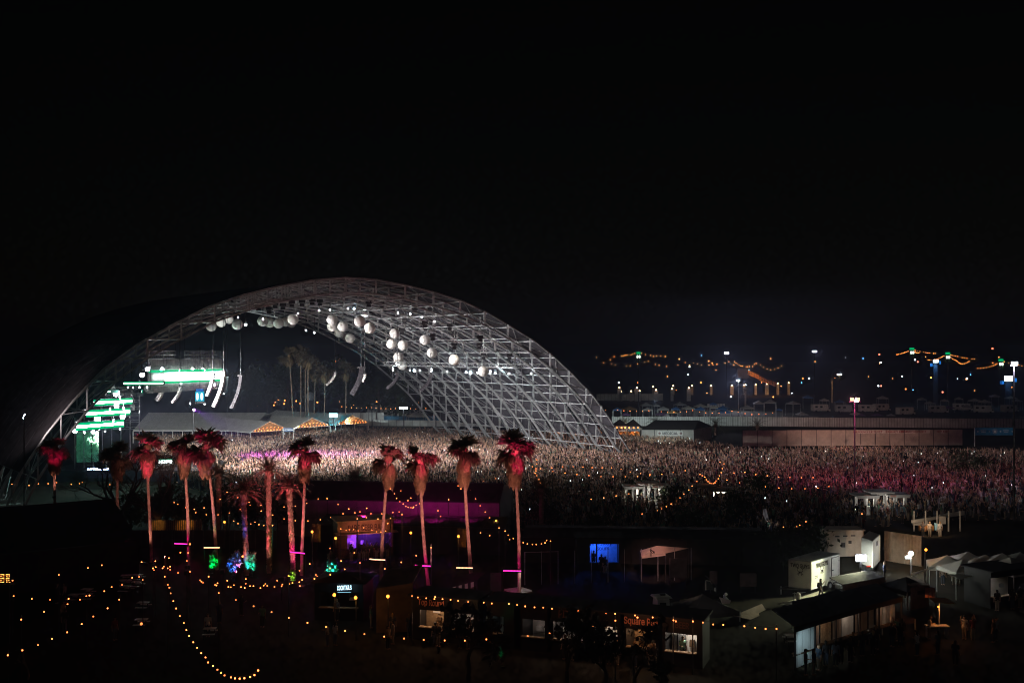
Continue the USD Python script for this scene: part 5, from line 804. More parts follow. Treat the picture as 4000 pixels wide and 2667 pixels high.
fl = T('feather_banner', 'tall leaning pale feather banner standing in the thin crowd', 'banner', PG(3002, 120)); a, b = P(3004, 2052, 120), P(2985, 1985, 120); fl.part('sail', MB().slab([a + (-.1, 0, 0), a + (.18, 0, .1), b + (.38, 0, -.6), b + (.22, 0, 0), b + (-.1, 0, -.1), b + (-.18, 0, -.7)], .03), mat('banner_cloth', (.45, .42, .42), .85)); fl.part('pole', MB().bar((a[0], 120, 0), b, .03, 5), DSTEEL); fl.spot(a + (0, -3, .3), (a + b) / 2, (.9, .9, 1), .35, .1, 35, 1)
FLOOD = P(3364, 2178, 91.3); fm = floodlight('dazzling tower floodlight beside the white box truck', 3364, 2178, 91.3, emit('white_lamp_strong', (.95, .98, 1), 90), 0, 2, hw=.42, hh=.5, sp=.46)
fm.spot(FLOOD + (-.3, -.6, .1), PZ(3200, 2300, 1), (.95, .98, .62), 8.0, .3, 44, 1); fm.spot(FLOOD + (.1, .5, .2), P(3388, 2205, 97), (.95, 1, .92), 7.0, .2, 25, 1); fm.spot(FLOOD + (.6, -.8, .3), PZ(3800, 2200, 3), (.95, 1, .85), .75, .3, 60, 1)
TRW = mat('trailer_white', (.68, .68, .62), .45, var=.06, scale=.6)
# trailer: near long side between two ground points, seen corner on
ta, tb, tc = PZ(3081, 2310), PZ(3168, 2322), PZ(3279, 2285)
tl = T('food_trailer', 'white food trailer lettered TWO GUYS with a crab emblem, floodlit on its door side', 'trailer', tb); z = np.array([0, 0, 1.0]); hz = 2.85; lift = z * .45
td = ta + (tc - tb)
def wall(t, p, q, z0, z1, m, nm='wall', th=.06): return t.part(nm, MB().slab([p + z * z0, q + z * z0, q + z * z1, p + z * z1], th), m)
f1 = wall(tl, ta, tb, .45, hz, TRW, 'end_wall'); f2 = wall(tl, tb, tc, .45, hz, TRW, 'side_wall'); wall(tl, tc, td, .45, hz, TRW, 'far_wall'); wall(tl, td, ta, .45, hz, TRW, 'far_wall'); tl.part('roof', MB().slab([ta + z * hz, tb + z * hz, tc + z * hz, td + z * hz], .1), TRW); tl.part('floor', MB().slab([ta + z * .45, tb + z * .45, tc + z * .45, td + z * .45], .12), DSTEEL)
for p, q in ((ta, tb), (tb, tc)):
    for zz_ in (.47, hz): tl.part('edge_trim', MB().bar(p + z * zz_, q + z * zz_, .05, 4), STEEL)
tl.part('corner_trim', MB().bar(tb + z * .45, tb + z * hz, .05, 5), STEEL)
u2 = (tc - tb) / np.linalg.norm(tc - tb); n2 = np.array([u2[1], -u2[0], 0]); rz2 = math.atan2(u2[1], u2[0]); L2 = np.linalg.norm(tc - tb); u1 = (tb - ta) / np.linalg.norm(tb - ta); n1 = np.array([u1[1], -u1[0], 0]); rz1 = math.atan2(u1[1], u1[0]); L1 = np.linalg.norm(tb - ta)
dr = tl.part('door', MB().slab([tb + u2 * L2 * .70 + n2 * .05 + z * .62, tb + u2 * L2 * .95 + n2 * .05 + z * .62, tb + u2 * L2 * .95 + n2 * .05 + z * 2.65, tb + u2 * L2 * .70 + n2 * .05 + z * 2.65], .05), TRW); tl.part('hinge', MB().box(tb + u2 * L2 * .945 + n2 * .1 + z * 1.0, (.12, .05, .06), rz2).box(tb + u2 * L2 * .945 + n2 * .1 + z * 2.3, (.12, .05, .06), rz2), DSTEEL, dr); tl.part('handle', MB().box(tb + u2 * L2 * .73 + n2 * .1 + z * 1.6, (.22, .05, .08), rz2), DSTEEL, dr); fr = MB()
for s0, z0, s1, z1 in ((.69, .6, .69, 2.68), (.96, .6, .96, 2.68), (.69, 2.68, .96, 2.68), (.69, .6, .96, .6)): fr.bar(tb + u2 * L2 * s0 + n2 * .04 + z * z0, tb + u2 * L2 * s1 + n2 * .04 + z * z1, .025, 4)
tl.part('door_frame', fr, DSTEEL, dr); INK = mat('dark_ink', (.07, .06, .06), .7)
def crab(c, u, n, s):
    mb = MB()
    def tb_(pts, r): mb.tube([c + u * x * s + z * y * s + n * .04 for x, y in pts], r * s, 4)
    for g in (-1, 1):
        tb_([(.15 * g, 0), (.45 * g, .25), (.35 * g, .6), (.15 * g, .75)], .05); tb_([(.35 * g, .55), (.55 * g, .75)], .05); tb_([(.2 * g, -.1), (.5 * g, -.35)], .045); tb_([(.12 * g, -.15), (.3 * g, -.5)], .045)
    mb.ball(c + n * .02, .26 * s, 1, (1, .3, .6)); return mb
for (p, u, n, L, rz_, wl_, pos, sz) in ((tb, u2, n2, L2, rz2, f2, .36, .38), (ta, u1, n1, L1, rz1, f1, .52, .32)):
    q = p + u * L * pos; tl.part('lettering', MB().text('TWO GUYS', sz, q + n * .06 + z * 2.42, rz_, .03, True, 0, .72), INK, wl_); tl.part('crab_emblem', crab(q + z * 1.85, u, n, .55), INK, wl_)
tl.part('small_print', MB().text('www', .01, tb + u2 * L2 * .2 + n2 * .06 + z * 1.5, rz2, .01) if False else MB().box(tb + u2 * L2 * .17 + n2 * .045 + z * 1.5, (.5, .02, .05), rz2).box(tb + u2 * L2 * .17 + n2 * .045 + z * 1.36, (.4, .02, .05), rz2), INK, f2)
for s in (.56, .66)[:1] + (.50,)[:0]:
    q = tb + u2 * L2 * .58 + z * .36; w_ = tl.part('wheel', MB().tube([q + n2 * .02, q + n2 * .24], [.36, .36], 16), RUBBER); tl.part('rim', MB().tube([q + n2 * .2, q + n2 * .26], [.2, .2], 12), STEEL, w_); tl.part('mudguard', MB().tube([q + n2 * .12 + u2 * .5 * math.cos(a) + z * .48 * math.sin(a) for a in np.linspace(.1, 3.04, 9)], .07, 4), TRW)
tl.part('step', MB().box(tb + u2 * L2 * .84 + n2 * .5 + z * .35, (1.2, .7, .08), rz2).box(tb + u2 * L2 * .84 + n2 * .5 + z * .17, (1.0, .5, .3), rz2), STEEL); tl.part('hitch', MB().bar(ta + z * .5 - u1 * .1, ta + z * .5 - u1 * .1 - u2 * 1.4, .06, 5).bar(tb + z * .5 - u2 * .05, ta + z * .5 - u2 * 1.4, .06, 5), DSTEEL); tl.part('jack', MB().bar((ta - u2 * 1.3), ta - u2 * 1.3 + z * .7, .05, 6), STEEL)
pv = PZ(3205, 2345); person('man with a backpack walking past the lettered trailer, hand raised to his face', 0, 0, pos=PZ(3206, 2338), face=75, pose=(DOWN, EAT), legs=.22, bag=True, shirt=(.09, .08, .07), trousers=(.05, .05, .06))
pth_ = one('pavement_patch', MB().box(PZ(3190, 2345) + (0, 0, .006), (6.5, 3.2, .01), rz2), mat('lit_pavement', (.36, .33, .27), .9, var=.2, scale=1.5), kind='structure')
gs = T('hand_trolley', 'white propane bottle and hand trolley at the trailer hitch', 'trolley', PZ(3118, 2345)); q = PZ(3118, 2345); gs.part('bottle', MB().tube([q, q + z * .1, q + z * .55, q + z * .7], [.17, .19, .19, .08], 10), WHITE); gs.part('frame', MB().bar(q + (-.5, 0, .6), q + (.6, -.1, .75), .03, 4).bar(q + (-.4, 0, 0), q + (-.3, 0, .7), .03, 4), STEEL)
wt = T('box_truck', 'white box truck with its side blown out by the floodlight', 'truck', PZ(3395, 2265)); a, b, c = PG(3366, 98.5), PG(3409, 96.5), PG(3437, 100); dd = a + (c - b)
for p, q, nm in ((a, b, 'side_panel'), (b, c, 'rear_panel'), (c, dd, 'far_panel'), (dd, a, 'front_panel')): wall(wt, p, q, .8, 3.3, TRW, nm)
wt.part('roof', MB().slab([a + z * 3.3, b + z * 3.3, c + z * 3.3, dd + z * 3.3], .08), TRW); wt.part('chassis', MB().slab([a + z * .7, b + z * .7, c + z * .7, dd + z * .7], .2), BLACK); u = (c - b) / np.linalg.norm(c - b); n_ = np.array([u[1], -u[0], 0]); wt.part('emblem_panel', MB().box((b + c) / 2 + n_ * .06 + z * 2.8, (.5, .04, .45), math.atan2(u[1], u[0])).box((b + c) / 2 + n_ * .08 + z * 2.8, (.36, .04, .3), math.atan2(u[1], u[0])), INK)
for q in (a + (b - a) * .25, a + (b - a) * .75, c - (c - b) * .2): wt.part('wheel', MB().tube([q + z * .4 + (0, -.15, 0), q + z * .4 + (0, .15, 0)], [.4, .4], 14), RUBBER)
wt.part('red_tail_light', MB().box(b + (b - a) * -.1 + (-.3, -.1, .95), (.4, .05, .12)), mat('red_lens', (.5, .05, .03), .4))
lc = T('long_container', 'long beige container with dim print behind the trailer and floodlight', 'container', PG(3300, 104)); a, b = PG(3232, 104), PG(3372, 105)
for i in range(8): p, q = a + (b - a) * i / 8, a + (b - a) * (i + .98) / 8; lc.part('side_panel', MB().slab([p + z * .3, q + z * .3, q + z * 2.9, p + z * 2.9], .06), BEIGE)
lc.part('roof', MB().box((a + b) / 2 + (0, 1.2, 2.95), (b[0] - a[0] + .1, 2.5, .1)), BEIGE); lc.part('end_panel', MB().box(a + (0, 1.2, 1.6), (.08, 2.4, 2.6)).box(b + (0, 1.2, 1.6), (.08, 2.4, 2.6)), BEIGE); mb = MB()
for i in range(3): mb.box(a + (b - a) * (.25 + .22 * i) + (0, -.06, 2.4), (.6, .02, .14))
mb.box(a + (b - a) * .42 + (0, -.06, 1.5), (.5, .02, .5)).box(a + (b - a) * .62 + (0, -.06, 1.75), (.35, .02, .3)); lc.part('dim_print', mb, INK); lc.spot(a + (.4, -5, 3.5), (a + b) / 2 + z * 1.8, (1, .85, .7), .12, .1, 50, 1)
cw = T('corrugated_wall', 'tall corrugated metal wall glowing orange at its right end', 'wall', PG(3530, 100)); a, b = PG(3455, 104), PG(3600, 101); CO = mat('corrugated_metal', (.34, .27, .2), .5, .4, .2)
for i in range(26): p = a + (b - a) * (i + .5) / 26; cw.part('corrugation', MB().box(p + (0, .06 * (i % 2), 1.5), (np.linalg.norm(b - a) / 26, .12, 3.0), math.atan2(b[1] - a[1], b[0] - a[0]), .98), CO)
cw.spot(PG(3592, 97, 2.9), PG(3575, 101, 2), (1, .45, .12), 1.6, .1, 80, 1)
yl = T('yard_lamp', 'white lamp head on a short pole before the corrugated wall', 'lamp', PG(3558, 97)); c = P(3558, 2161, 97); yl.part('lamp', MB().ball(c, .22, 2), LAMPW); yl.part('pole', MB().bar(PG(3558, 97), c - (0, 0, .1), .05, 6), STEEL); yl.part('bracket', MB().box(c + (-.3, 0, -.35), (.6, .2, .3)), STEEL); yl.spot(c + (0, -.4, 0), c + (1, -4, -1.2), (1, .97, .9), .8, .1, None)
gbx = T('generator_shed', 'dark tan shed block before the box truck', 'shed', PZ(3370, 2352)); a, b = PG(3292, 84), PG(3456, 87)
for i in range(6): p, q = a + (b - a) * i / 6, a + (b - a) * (i + .98) / 6; gbx.part('side_panel', MB().slab([p, q, q + z * 2.0, p + z * 2.0], .05), mat('dark_tan', (.16, .12, .1), .8))
gbx.part('roof', MB().slab([a + z * 2.02, b + z * 2.02, b + (-.5, 2, 2.2), a + (-.5, 2, 2.2)], .06), mat('dark_tan_roof', (.05, .04, .035), .9))
sh2 = T('low_shed', 'low dark shed under a black canopy right of the generator shed', 'shed', PZ(3590, 2352)); a, b = PG(3557, 84), PG(3628, 85)
for i in range(4): p, q = a + (b - a) * i / 4, a + (b - a) * (i + .98) / 4; sh2.part('side_panel', MB().slab([p, q, q + z * 1.8, p + z * 1.8], .05), mats['dark_tan'])
sh2.part('roof', MB().box((a + b) / 2 + (0, 1.3, 1.85), (1.7, 2.6, .08)), mats['dark_tan'])
person('seated worker in a dark jacket with lit face behind the tan shed', 0, 0, pos=PG(3455, 90, 1.0), face=60, pose=5, shirt=(.05, .06, .12))
popup('black canopy tent left of the low shed', 3540, 2252, 86, 3.2, BCANVAS); popup('large dark canopy roof between the lettered trailer and the curtained marquee', 3268, 2300, 77.5, 4.6, mats['navy_canvas']); popup('second large dark canopy roof before the generator shed', 3420, 2352, 79, 4.0, mats['navy_canvas'])
for i, (x, y, d, w_) in enumerate(((3700, 2168, 92, 3.2), (3782, 2154, 96, 3.6), (3850, 2166, 94, 3.4), (3915, 2160, 93, 3.6), (3985, 2156, 96, 3.6), (3760, 2186, 89, 3.0), (3945, 2176, 88, 3.6))): popup(f'dirty white canopy tent in the cluster at the right edge, {ORD[[0, 2, 3, 4, 6, 1, 5][i]]} from the left', x, y, d, w_, CANVAS, group='white canopy tents at the right edge')
for i, x in enumerate((3683, 3727, 3745)): person(f'person in pale clothes under the white canopies at the right, {ORD[i]} from the left', 0, 0, pos=PG(x, 93), face=R.uniform(-60, 60), pose=0, shirt=(.5, .42, .36))
one('shade_cloth', MB().slab([P(3700, 2240, 86), P(3800, 2248, 86), P(3750, 2262, 84)], .03), CANVAS, 'pale triangular shade cloth below the white canopies', 'shade cloth'); one('shade_cloth', MB().slab([P(3558, 2238, 88), P(3650, 2212, 88), P(3648, 2216, 88), P(3560, 2250, 88)], .03), CANVAS, 'thin pale tarp edge left of the white canopies', 'shade cloth')
stall('shed-like stall with a lit white tarp front at the right edge', PZ(3866, 2375), PZ(4040, 2350), 2.6, 3.0, .9, 2.5, (.02, .98), BLACK, CANVAS, BCANVAS, None, .4, None, (1, .92, .85), 1.4, BLACK, 0, None, 2)
for i, x in enumerate((3895, 3955, 3985)): person(f'person silhouetted before the white tarp stall at the right edge, {ORD[i]} from the left', 0, 0, pos=PZ(x, 2385 - i * 6), face=180, pose=0, shirt=(.05, .04, .04))
kt = T('grill_station', 'orange lit grill station with a small canopy among dark stalls', 'grill', PZ(3660, 2490)); q = PZ(3660, 2490); kt.part('grill_table', MB().box(q + (0, 0, .9), (1.6, .7, .08)), STEEL); kt.part('grill_leg', MB().box(q + (-.7, 0, .43), (.06, .6, .86)).box(q + (.7, 0, .43), (.06, .6, .86)), STEEL); kt.part('canopy', MB().slab([q + (-.4, -.5, 2.75), q + (1.1, -.5, 2.65), q + (1.0, .6, 2.75), q + (-.4, .6, 2.85)], .05), ORG); kt.part('canopy_post', MB().bar(q + (.3, .3, 0), q + (.3, .3, 2.7), .04, 5), STEEL)
for i in range(6): kt.part('hanging_strip', MB().box(q + (-.5 + .12 * i, .8, 3.15), (.09, .04, .75)), mat('orange_strip', (.5, .17, .1), .7))
kt.part('lamp', MB().ball(q + (.1, 0, 2.3), .07, 1), mats['amber_lamp']); kt.spot(q + (.1, -.15, 2.2), q + (0, 0, .9), (1, .33, .08), 2.2, .08, None)
person('cook in a white vest leaning over the orange lit grill', 0, 0, pos=q + (-.75, -.35, 0), face=75, pose=(BENT, BENT), lean=.12, shirt=(.62, .55, .5)); person('person with long hair turned away right of the orange grill', 0, 0, pos=q + (1.9, -.3, 0), face=120, pose=0, shirt=(.2, .1, .08))
pb = T('white_edged_bar', 'long dark bar with a white roof edge and orange lit front on the right', 'bar', PZ(3660, 2085)); a, b = P(3562, 2042, 120), P(3765, 2010, 128); pb.part('roof_edge', MB().slab([a, (a + b) / 2, (a + b) / 2 + (0, 0, .35), a + (0, 0, .35)], .2), WHITE); pb.part('roof_edge', MB().slab([(a + b) / 2 + (.1, 0, .05), b, b + (0, 0, .5), (a + b) / 2 + (.1, 0, .5)], .2), WHITE); pb.part('orange_counter', MB().box(P(3618, 2062, 119), (1.75, .3, .65), .15), ORG)
for i in range(5): pb.part('post', MB().box(PG(3570 + i * 45, 121, 1.2), (.12, .12, 2.4)), WHITE)
pb.part('cloth_hanging', MB().slab([P(3650, 2040, 118), P(3662, 2045, 118), P(3670, 2068, 118), P(3652, 2070, 118)], .03), mat('pale_blue_cloth', (.25, .5, .65), .8)); pb.part('shelf_goods', MB().box(P(3595, 2042, 122), (1.8, .2, .5)).box(P(3680, 2030, 122), (.8, .3, .9)), WHITE); pb.spot(P(3630, 2020, 116), P(3630, 2055, 120), (1, .7, .45), 1.3, .1, 60, 1)
for i, x in enumerate((3605, 3632, 3672)): person(f'person at the white-edged bar on the right, {ORD[i]} from the left', 0, 0, pos=PG(x, 117.5), face=170, pose=(0, 5, 0)[i], shirt=((.06, .05, .05), (.3, .25, .2), (.45, .45, .45))[i])
vn = T('orange_van', 'orange panel van parked behind a black branded canopy', 'van', PZ(2730, 2390)); OV = mat('orange_van_paint', (.5, .17, .035), .35, var=.2, scale=2); d_ = 84.5; a = PG(2628, d_); W_ = (2845 - 2628) / F * d_
prof = [(0, .45), (0, 2.15), (.25, 2.4), (2.9, 2.4), (3.55, 1.75), (4.25, 1.45), (W_, 1.05), (W_, .45)]
def prism(pr, y0, y1): n = len(pr); v = np.array([a + (x, y0, zq) for x, zq in pr] + [a + (x, y1, zq) for x, zq in pr]); from shapely.geometry import Polygon; tv, tf = trimesh.creation.triangulate_polygon(Polygon(pr), engine='earcut') if False else (None, None); return v, n
pr_ = np.array(prof); m_ = m3.CrossSection([prof]).extrude(1.9); v_, f_, _ = meshkit.arrays(m_); v_ = np.stack([v_[:, 0], v_[:, 2], v_[:, 1]], 1); vn.part('body', MB().add(v_ + a, f_[:, ::-1]), OV)
wn = vn.part('side_window', MB().slab([a + (2.75, -.02, 1.55), a + (3.5, -.02, 1.5), a + (3.05, -.02, 2.2), a + (2.75, -.02, 2.25)], .03), mat('window_glass', (.02, .025, .03), .08, spec=.8)); vn.part('window_frame', MB().bar(a + (2.72, -.05, 1.5), a + (2.72, -.05, 2.3), .03, 4).bar(a + (2.72, -.05, 2.3), a + (3.1, -.05, 2.25), .03, 4), STEEL, wn); vn.part('windscreen', MB().slab([a + (2.98, .1, 2.38), a + (2.98, 1.8, 2.38), a + (3.6, 1.8, 1.76), a + (3.6, .1, 1.76)], .04), mats['window_glass']); vn.part('headlight', MB().ball(a + (4.4, .05, 1.15), .13, 1), LETW); vn.part('mirror', MB().box(a + (3.45, -.2, 1.6), (.12, .2, .25)), STEEL); vn.part('bumper', MB().box(a + (W_ + .03, .95, .55), (.15, 1.9, .22)), STEEL)
for x in (.9, 3.6): w_ = vn.part('wheel', MB().tube([a + (x, -.05, .38), a + (x, .2, .38)], [.38, .38], 16), RUBBER); vn.part('hubcap', MB().tube([a + (x, -.08, .38), a + (x, -.04, .38)], [.2, .2], 12), STEEL, w_)
vn.spot(a + (1.0, -4.5, 2.6), a + (.9, 0, 1.8), (1, .75, .5), .45, .1, 40, 1)
bt = popup('black canopy with pale lettered flap standing before the orange van', 2745, 2320, 81.5, 4.2, BCANVAS); bt.part('flap', MB().slab([(.2, -2.15, 2.1), (1.25, -2.15, 1.75), (1.15, -2.15, 1.5), (.5, -2.15, 1.55)], .03), mat('grey_flap', (.35, .3, .32), .8), local=True)
bt.spot(P(2700, 2340, 76), P(2765, 2360, 80), (1, .85, .7), .5, .1, 22, 1)
gc = T('golf_cart', 'small pale cart-like kiosk with a window left of the orange van', 'kiosk', PZ(2583, 2405)); q = PZ(2583, 2405); gc.part('body', MB().box(q + (0, 0, .8), (1.1, 1.2, 1.3), .2, .9), WHITE); gc.part('roof', MB().box(q + (0, 0, 1.6), (1.4, 1.4, .12), .2, .85), WHITE); gc.part('window', MB().box(q + (.05, -.66, 1.0), (.5, .06, .45), .2), BLACK); gc.part('vent', MB().box(q + (.1, 0, 1.75), (.4, .3, .15), .2), DSTEEL)
one('tilted_board', MB().slab([P(2865, 2403, 80), P(2975, 2357, 84), P(2997, 2390, 84), P(2930, 2420, 80)], .05), mat('brown_board', (.3, .22, .17), .85), 'big pale brown board lying tilted right of the orange van', 'board')
for i, (x0, y0, x1, y1, d, m) in enumerate(((2614, 2180, 2684, 2254, 92, 'a'), (2772, 2228, 2802, 2280, 90, 'b'), (2890, 2238, 2955, 2290, 90, 'a'), (1916, 2236, 1958, 2308, 88, 'a'))):
    t = T('dim_board', f'dim purple-grey board standing in the dark middle, {ORD[[1, 2, 3, 0][i]]} from the left', 'board', PG((x0 + x1) / 2, d)); p, q = P(x0, y1, d), P(x1, y0, d); t.part('board', MB().box((p + q) / 2, (q[0] - p[0], .08, q[2] - p[2])), mat('dim_grey_board', (.12, .09, .11), .8)); t.part('stand', MB().bar((p[0] + .1, d + .1, 0), (p[0] + .1, d + .1, p[2] + .2), .04, 4).bar((q[0] - .1, d + .1, 0), (q[0] - .1, d + .1, p[2] + .2), .04, 4), DSTEEL)
for i, (lb, xa, ya, xb, yb) in enumerate((('striped black and white bunting stall edge left of the tallest palm', 1755, 2296, 1862, 2268),)):
    a, b = P(xa, ya, 84), P(xb, yb, 87); t = T('striped_awning', lb, 'awning', PG((xa + xb) / 2, 85)); 
    for j in range(9): p, q = a + (b - a) * j / 9, a + (b - a) * (j + .98) / 9; t.part('stripe', MB().slab([p, q, q - z * .42, p - z * .42], .03), WHITE if j % 2 else BLACK)
    t.part('roof', MB().slab([a, b, b + (.8, 2.4, .4), a + (.2, 2.4, .4)], .05), BCANVAS); t.part('post', MB().bar((a[0], a[1], 0), a, .05, 5).bar((b[0], b[1], 0), b, .05, 5), DSTEEL); t.spot(a + (.6, -3, .6), (a + b) / 2, (1, .6, .5), .3, .1, 40, 1)
h4 = T('dark_kiosk', 'dark kiosk block with a brown lit side left of the red lettered stall', 'kiosk', PG(1540, 76)); a, b = PG(1472, 77), PG(1612, 77.5); h4.part('side_wall', MB().slab([a, b, b + z * 3.6, a + z * 3.3], .1), mat('brown_wall', (.16, .11, .08), .85)); h4.part('roof', MB().slab([a + z * 3.3, b + z * 3.6, b + (.4, 4, 4.2), a + (.2, 4, 3.9)], .1), mats['brown_wall']); h4.part('end_wall', MB().slab([a, a + (.2, 4, 0), a + (.2, 4, 3.8), a + z * 3.3], .1), mats['brown_wall'])
# left foreground: marquee letters, tables
ml = T('marquee_sign', 'bulb-lit letters ending in ER at the left edge', 'sign', PG(-30, 74)); c = P(-14, 2258, 74); ml.part('letter', MB().text('BEER', .56, c, 0, .06, True), mat('sign_letter_face', (.5, .35, .25), .6)); ml.part('frame', MB().box(c + (0, .1, -.42), (2.6, .1, .06)).bar(PG(-70, 74.2), P(-70, 2275, 74.2), .05, 5).bar(PG(38, 74.2), P(38, 2275, 74.2), .05, 5), DSTEEL)
for x0 in (4, 26):
    for dx, dy in ((0, 2242), (0, 2250), (0, 2258), (0, 2266), (0, 2273), (5, 2242), (10, 2243), (5, 2257), (9, 2258)) + (((5, 2273), (10, 2273)) if x0 == 4 else ((11, 2250), (9, 2265), (12, 2273))): ml.part('bulb', MB().ball(P(x0 + dx, dy, 73.85), .032, 1), emit('sign_bulb', (1, .42, .08), 4.0))
TBL = [(493, 2245), (493, 2266), (493, 2288), (536, 2243), (536, 2270), (340, 2299), (340, 2318), (290, 2320), (560, 2351), (552, 2417), (820, 2452), (3090, 2478)]
for i, (x, y) in enumerate(sorted(TBL)):
    q = PZ(x, y, .75); t = T('picnic_table', f'white picnic table glimpsed in the dark foreground, {ORD[i]} from the left', 'table', (q[0], q[1], 0), R.uniform(-.2, .2), 'white picnic tables in the dark foreground')
    t.part('tabletop', MB().box((0, 0, .74), (.9, .55, .05)), WHITE, local=True); t.part('bench', MB().box((0, -.55, .44), (.9, .25, .04)), WHITE, local=True); t.part('bench', MB().box((0, .55, .44), (.9, .25, .04)), WHITE, local=True); t.part('leg', MB().box((-.35, 0, .36), (.06, 1.0, .06)).box((-.35, 0, .55), (.06, .1, .4)).box((-.35, -.5, .2), (.06, .06, .4)).box((-.35, .5, .2), (.06, .06, .4)), DSTEEL, local=True); t.part('leg', MB().box((.35, 0, .36), (.06, 1.0, .06)).box((.35, 0, .55), (.06, .1, .4)).box((.35, -.5, .2), (.06, .06, .4)).box((.35, .5, .2), (.06, .06, .4)), DSTEEL, local=True)

for k in range(26):
    x, y = R.choice(((R.uniform(150, 1300), R.uniform(2330, 2600)), (R.uniform(1250, 1600), R.uniform(2400, 2560)), (R.uniform(3500, 3950), R.uniform(2420, 2600)))); i = R.choice((0, 0, 5, 4)); q = PZ(x, y)
    xf = UsdGeom.Xform.Define(stage, numbered('/World', 'person')); xf.AddTranslateOp().Set(Gf.Vec3d(*map(float, q))); xf.AddRotateZOp().Set(R.uniform(0, 360)); xf.GetPrim().GetReferences().AddInternalReference(f'/World/crowd_person_model_{i:03d}'); xf.GetPrim().SetInstanceable(True)
    tag(xf.GetPrim(), 'barely visible person strolling in the dark foreground below the strings of bulbs', 'person', 'people strolling in the dark foreground')
for i in range(30):
    x, y = 3130 + i * 29 + R.uniform(-10, 10), R.choice((1560, 1585, 1610, 1632, 1545)) + R.uniform(-8, 8); d = 330 + (1640 - y) * .6
    popup(f'dim canopy tent on the dark far field right of the camp, {ORD[i]} from the left', x, y, d, R.uniform(2.6, 3.6), CM[R.choice('gwbpg')], group='dim canopy tents on the far right field')
GLS = mat('window_glass', (.02, .025, .03), .08, spec=.8)
for i in range(9):
    x, d = 3180 + i * 92 + R.uniform(-25, 25), R.uniform(345, 375); q = PG(x, d); t = T('parked_camper', f'dim parked camper on the far right field, {ORD[i]} from the left', 'camper', q, R.uniform(-.4, .4), 'parked campers on the far right field'); m = R.choice([WHITE, CM['w'], CM['g']])
    t.part('body', MB().box((0, 0, 1.65), (5.6, 2.2, 2.3)), m, local=True); t.part('cab', MB().box((3.2, 0, 1.1), (1.1, 2.0, 1.3), 0, .8), m, local=True); t.part('windscreen', MB().box((3.3, -.95, 1.4), (.6, .1, .5)), GLS, local=True)
    for k in (-1.6, .2): t.part('window', MB().box((k, -1.12, 2.0), (.9, .06, .6)), GLS, local=True)
    for k in (-1.7, 2.6): t.part('wheel', MB().tube([(k, -1.15, .4), (k, -.9, .4)], [.4, .4], 10), RUBBER, local=True)
# ------------------------------------------------------------------ strings of bulbs
O = {'c3': (0, 2000, 2.351), 'c6': (800, 2000, 2.351), 'c5': (800, 1500, 2.351), 'c2b': (1700, 1500, 2.351), 'c3b': (1700, 2000, 2.351), 'c7': (2500, 2100, 2.766), 'c4': (2300, 1200, 2.613), 'cr': (3100, 1200, 2.613), 'm': (2300, 1700, 2.613), 'c2': (0, 1500, 2.351), 'a': (800, 1000, 2.351), 'px': (0, 0, 1)}
def string(label, pts, z0=4.6, z1=None, d=None, poles=True, far=False):
    q = []
    for k, lst in pts:
        ox, oy, s = O[k]; q += [(ox + x / s, oy + y / s) for x, y in lst]
    x = np.array(q); n = len(x); z1 = z0 if z1 is None else z1
    if d is None: d0, d1 = [(H - zq) * F / (y - HY) for zq, y in ((z0, x[0][1]), (z1, x[-1][1]))]
    else: d0, d1 = d if isinstance(d, tuple) else (d, d)
    t = T('string_lights', label, 'string lights', PG(x[0][0], d0)); w = []
    for i, (a, b) in enumerate(x):
        dd_ = d0 + (d1 - d0) * i / max(n - 1, 1); c = P(a, b, dd_); r = .05 + max(0, dd_ - 75) * .0003; t.part('bulb', MB().ball(c, r, 1), BULBF if far else BULB); w.append(c + (0, 0, r + .06))
    t.part('wire', MB().tube(w, .012 if not far else .02, 3), BLACK)
    if poles:
        for c in (w[0], w[-1]): t.part('pole', MB().bar((c[0], c[1] + .05, 0), c + (0, .05, .15), .04, 5), DSTEEL)
string('string lights rising from the bottom left corner toward the pole', [('c3', [(72, 1310), (205, 1265), (350, 1217), (478, 1160), (617, 1100), (750, 1025), (857, 955), (988, 880), (1095, 800)])], 4.2)
string('string lights crossing the dark left foreground to the lamp pole', [('c3', [(195, 983), (405, 912), (620, 842), (735, 800), (822, 762), (958, 723), (1025, 685), (1122, 665), (1215, 600), (1278, 592), (1310, 620)])], 4.2)
string('short level string lights right of the bulb-lit letters', [('c3', [(115, 625), (125, 768), (292, 793), (460, 801), (630, 793), (793, 768)])], 4.2); string('sparse string lights above the left foreground tables', [('c3', [(540, 573), (808, 511), (935, 485), (1300, 457), (1427, 448)])], 4.4)
string('string lights swooping down to a deep curve at the bottom', [('c3', [(1541, 664), (1556, 690), (1569, 742), (1593, 814), (1618, 881), (1652, 951), (1690, 1014), (1713, 1078), (1737, 1133), (1775, 1191), (1811, 1242), (1848, 1291), (1888, 1330), (1911, 1376), (1957, 1408), (1997, 1443), (2030, 1473), (2062, 1495), (2122, 1513), (2158, 1522), (2201, 1525), (2244, 1521), (2297, 1510), (2337, 1492), (2371, 1450)])], 5.0, 5.4)
string('bunched string lights round the top of the pale pole', [('c3', [(1405, 513), (1412, 530), (1430, 503), (1493, 513), (1505, 497), (1540, 513), (1562, 497), (1563, 525), (1552, 420), (1512, 590), (1636, 555), (1657, 369), (1728, 372), (1716, 445)])], 4.6)
pp_ = PZ(645, 2285); one('pale_pole', MB().bar(pp_, P(645, 2170, pp_[1]), .13, 8, .1), mat('pale_bark', (.3, .2, .16)), 'pale bark pole wrapped in bulbs at the left end of the bright strings', 'pole')
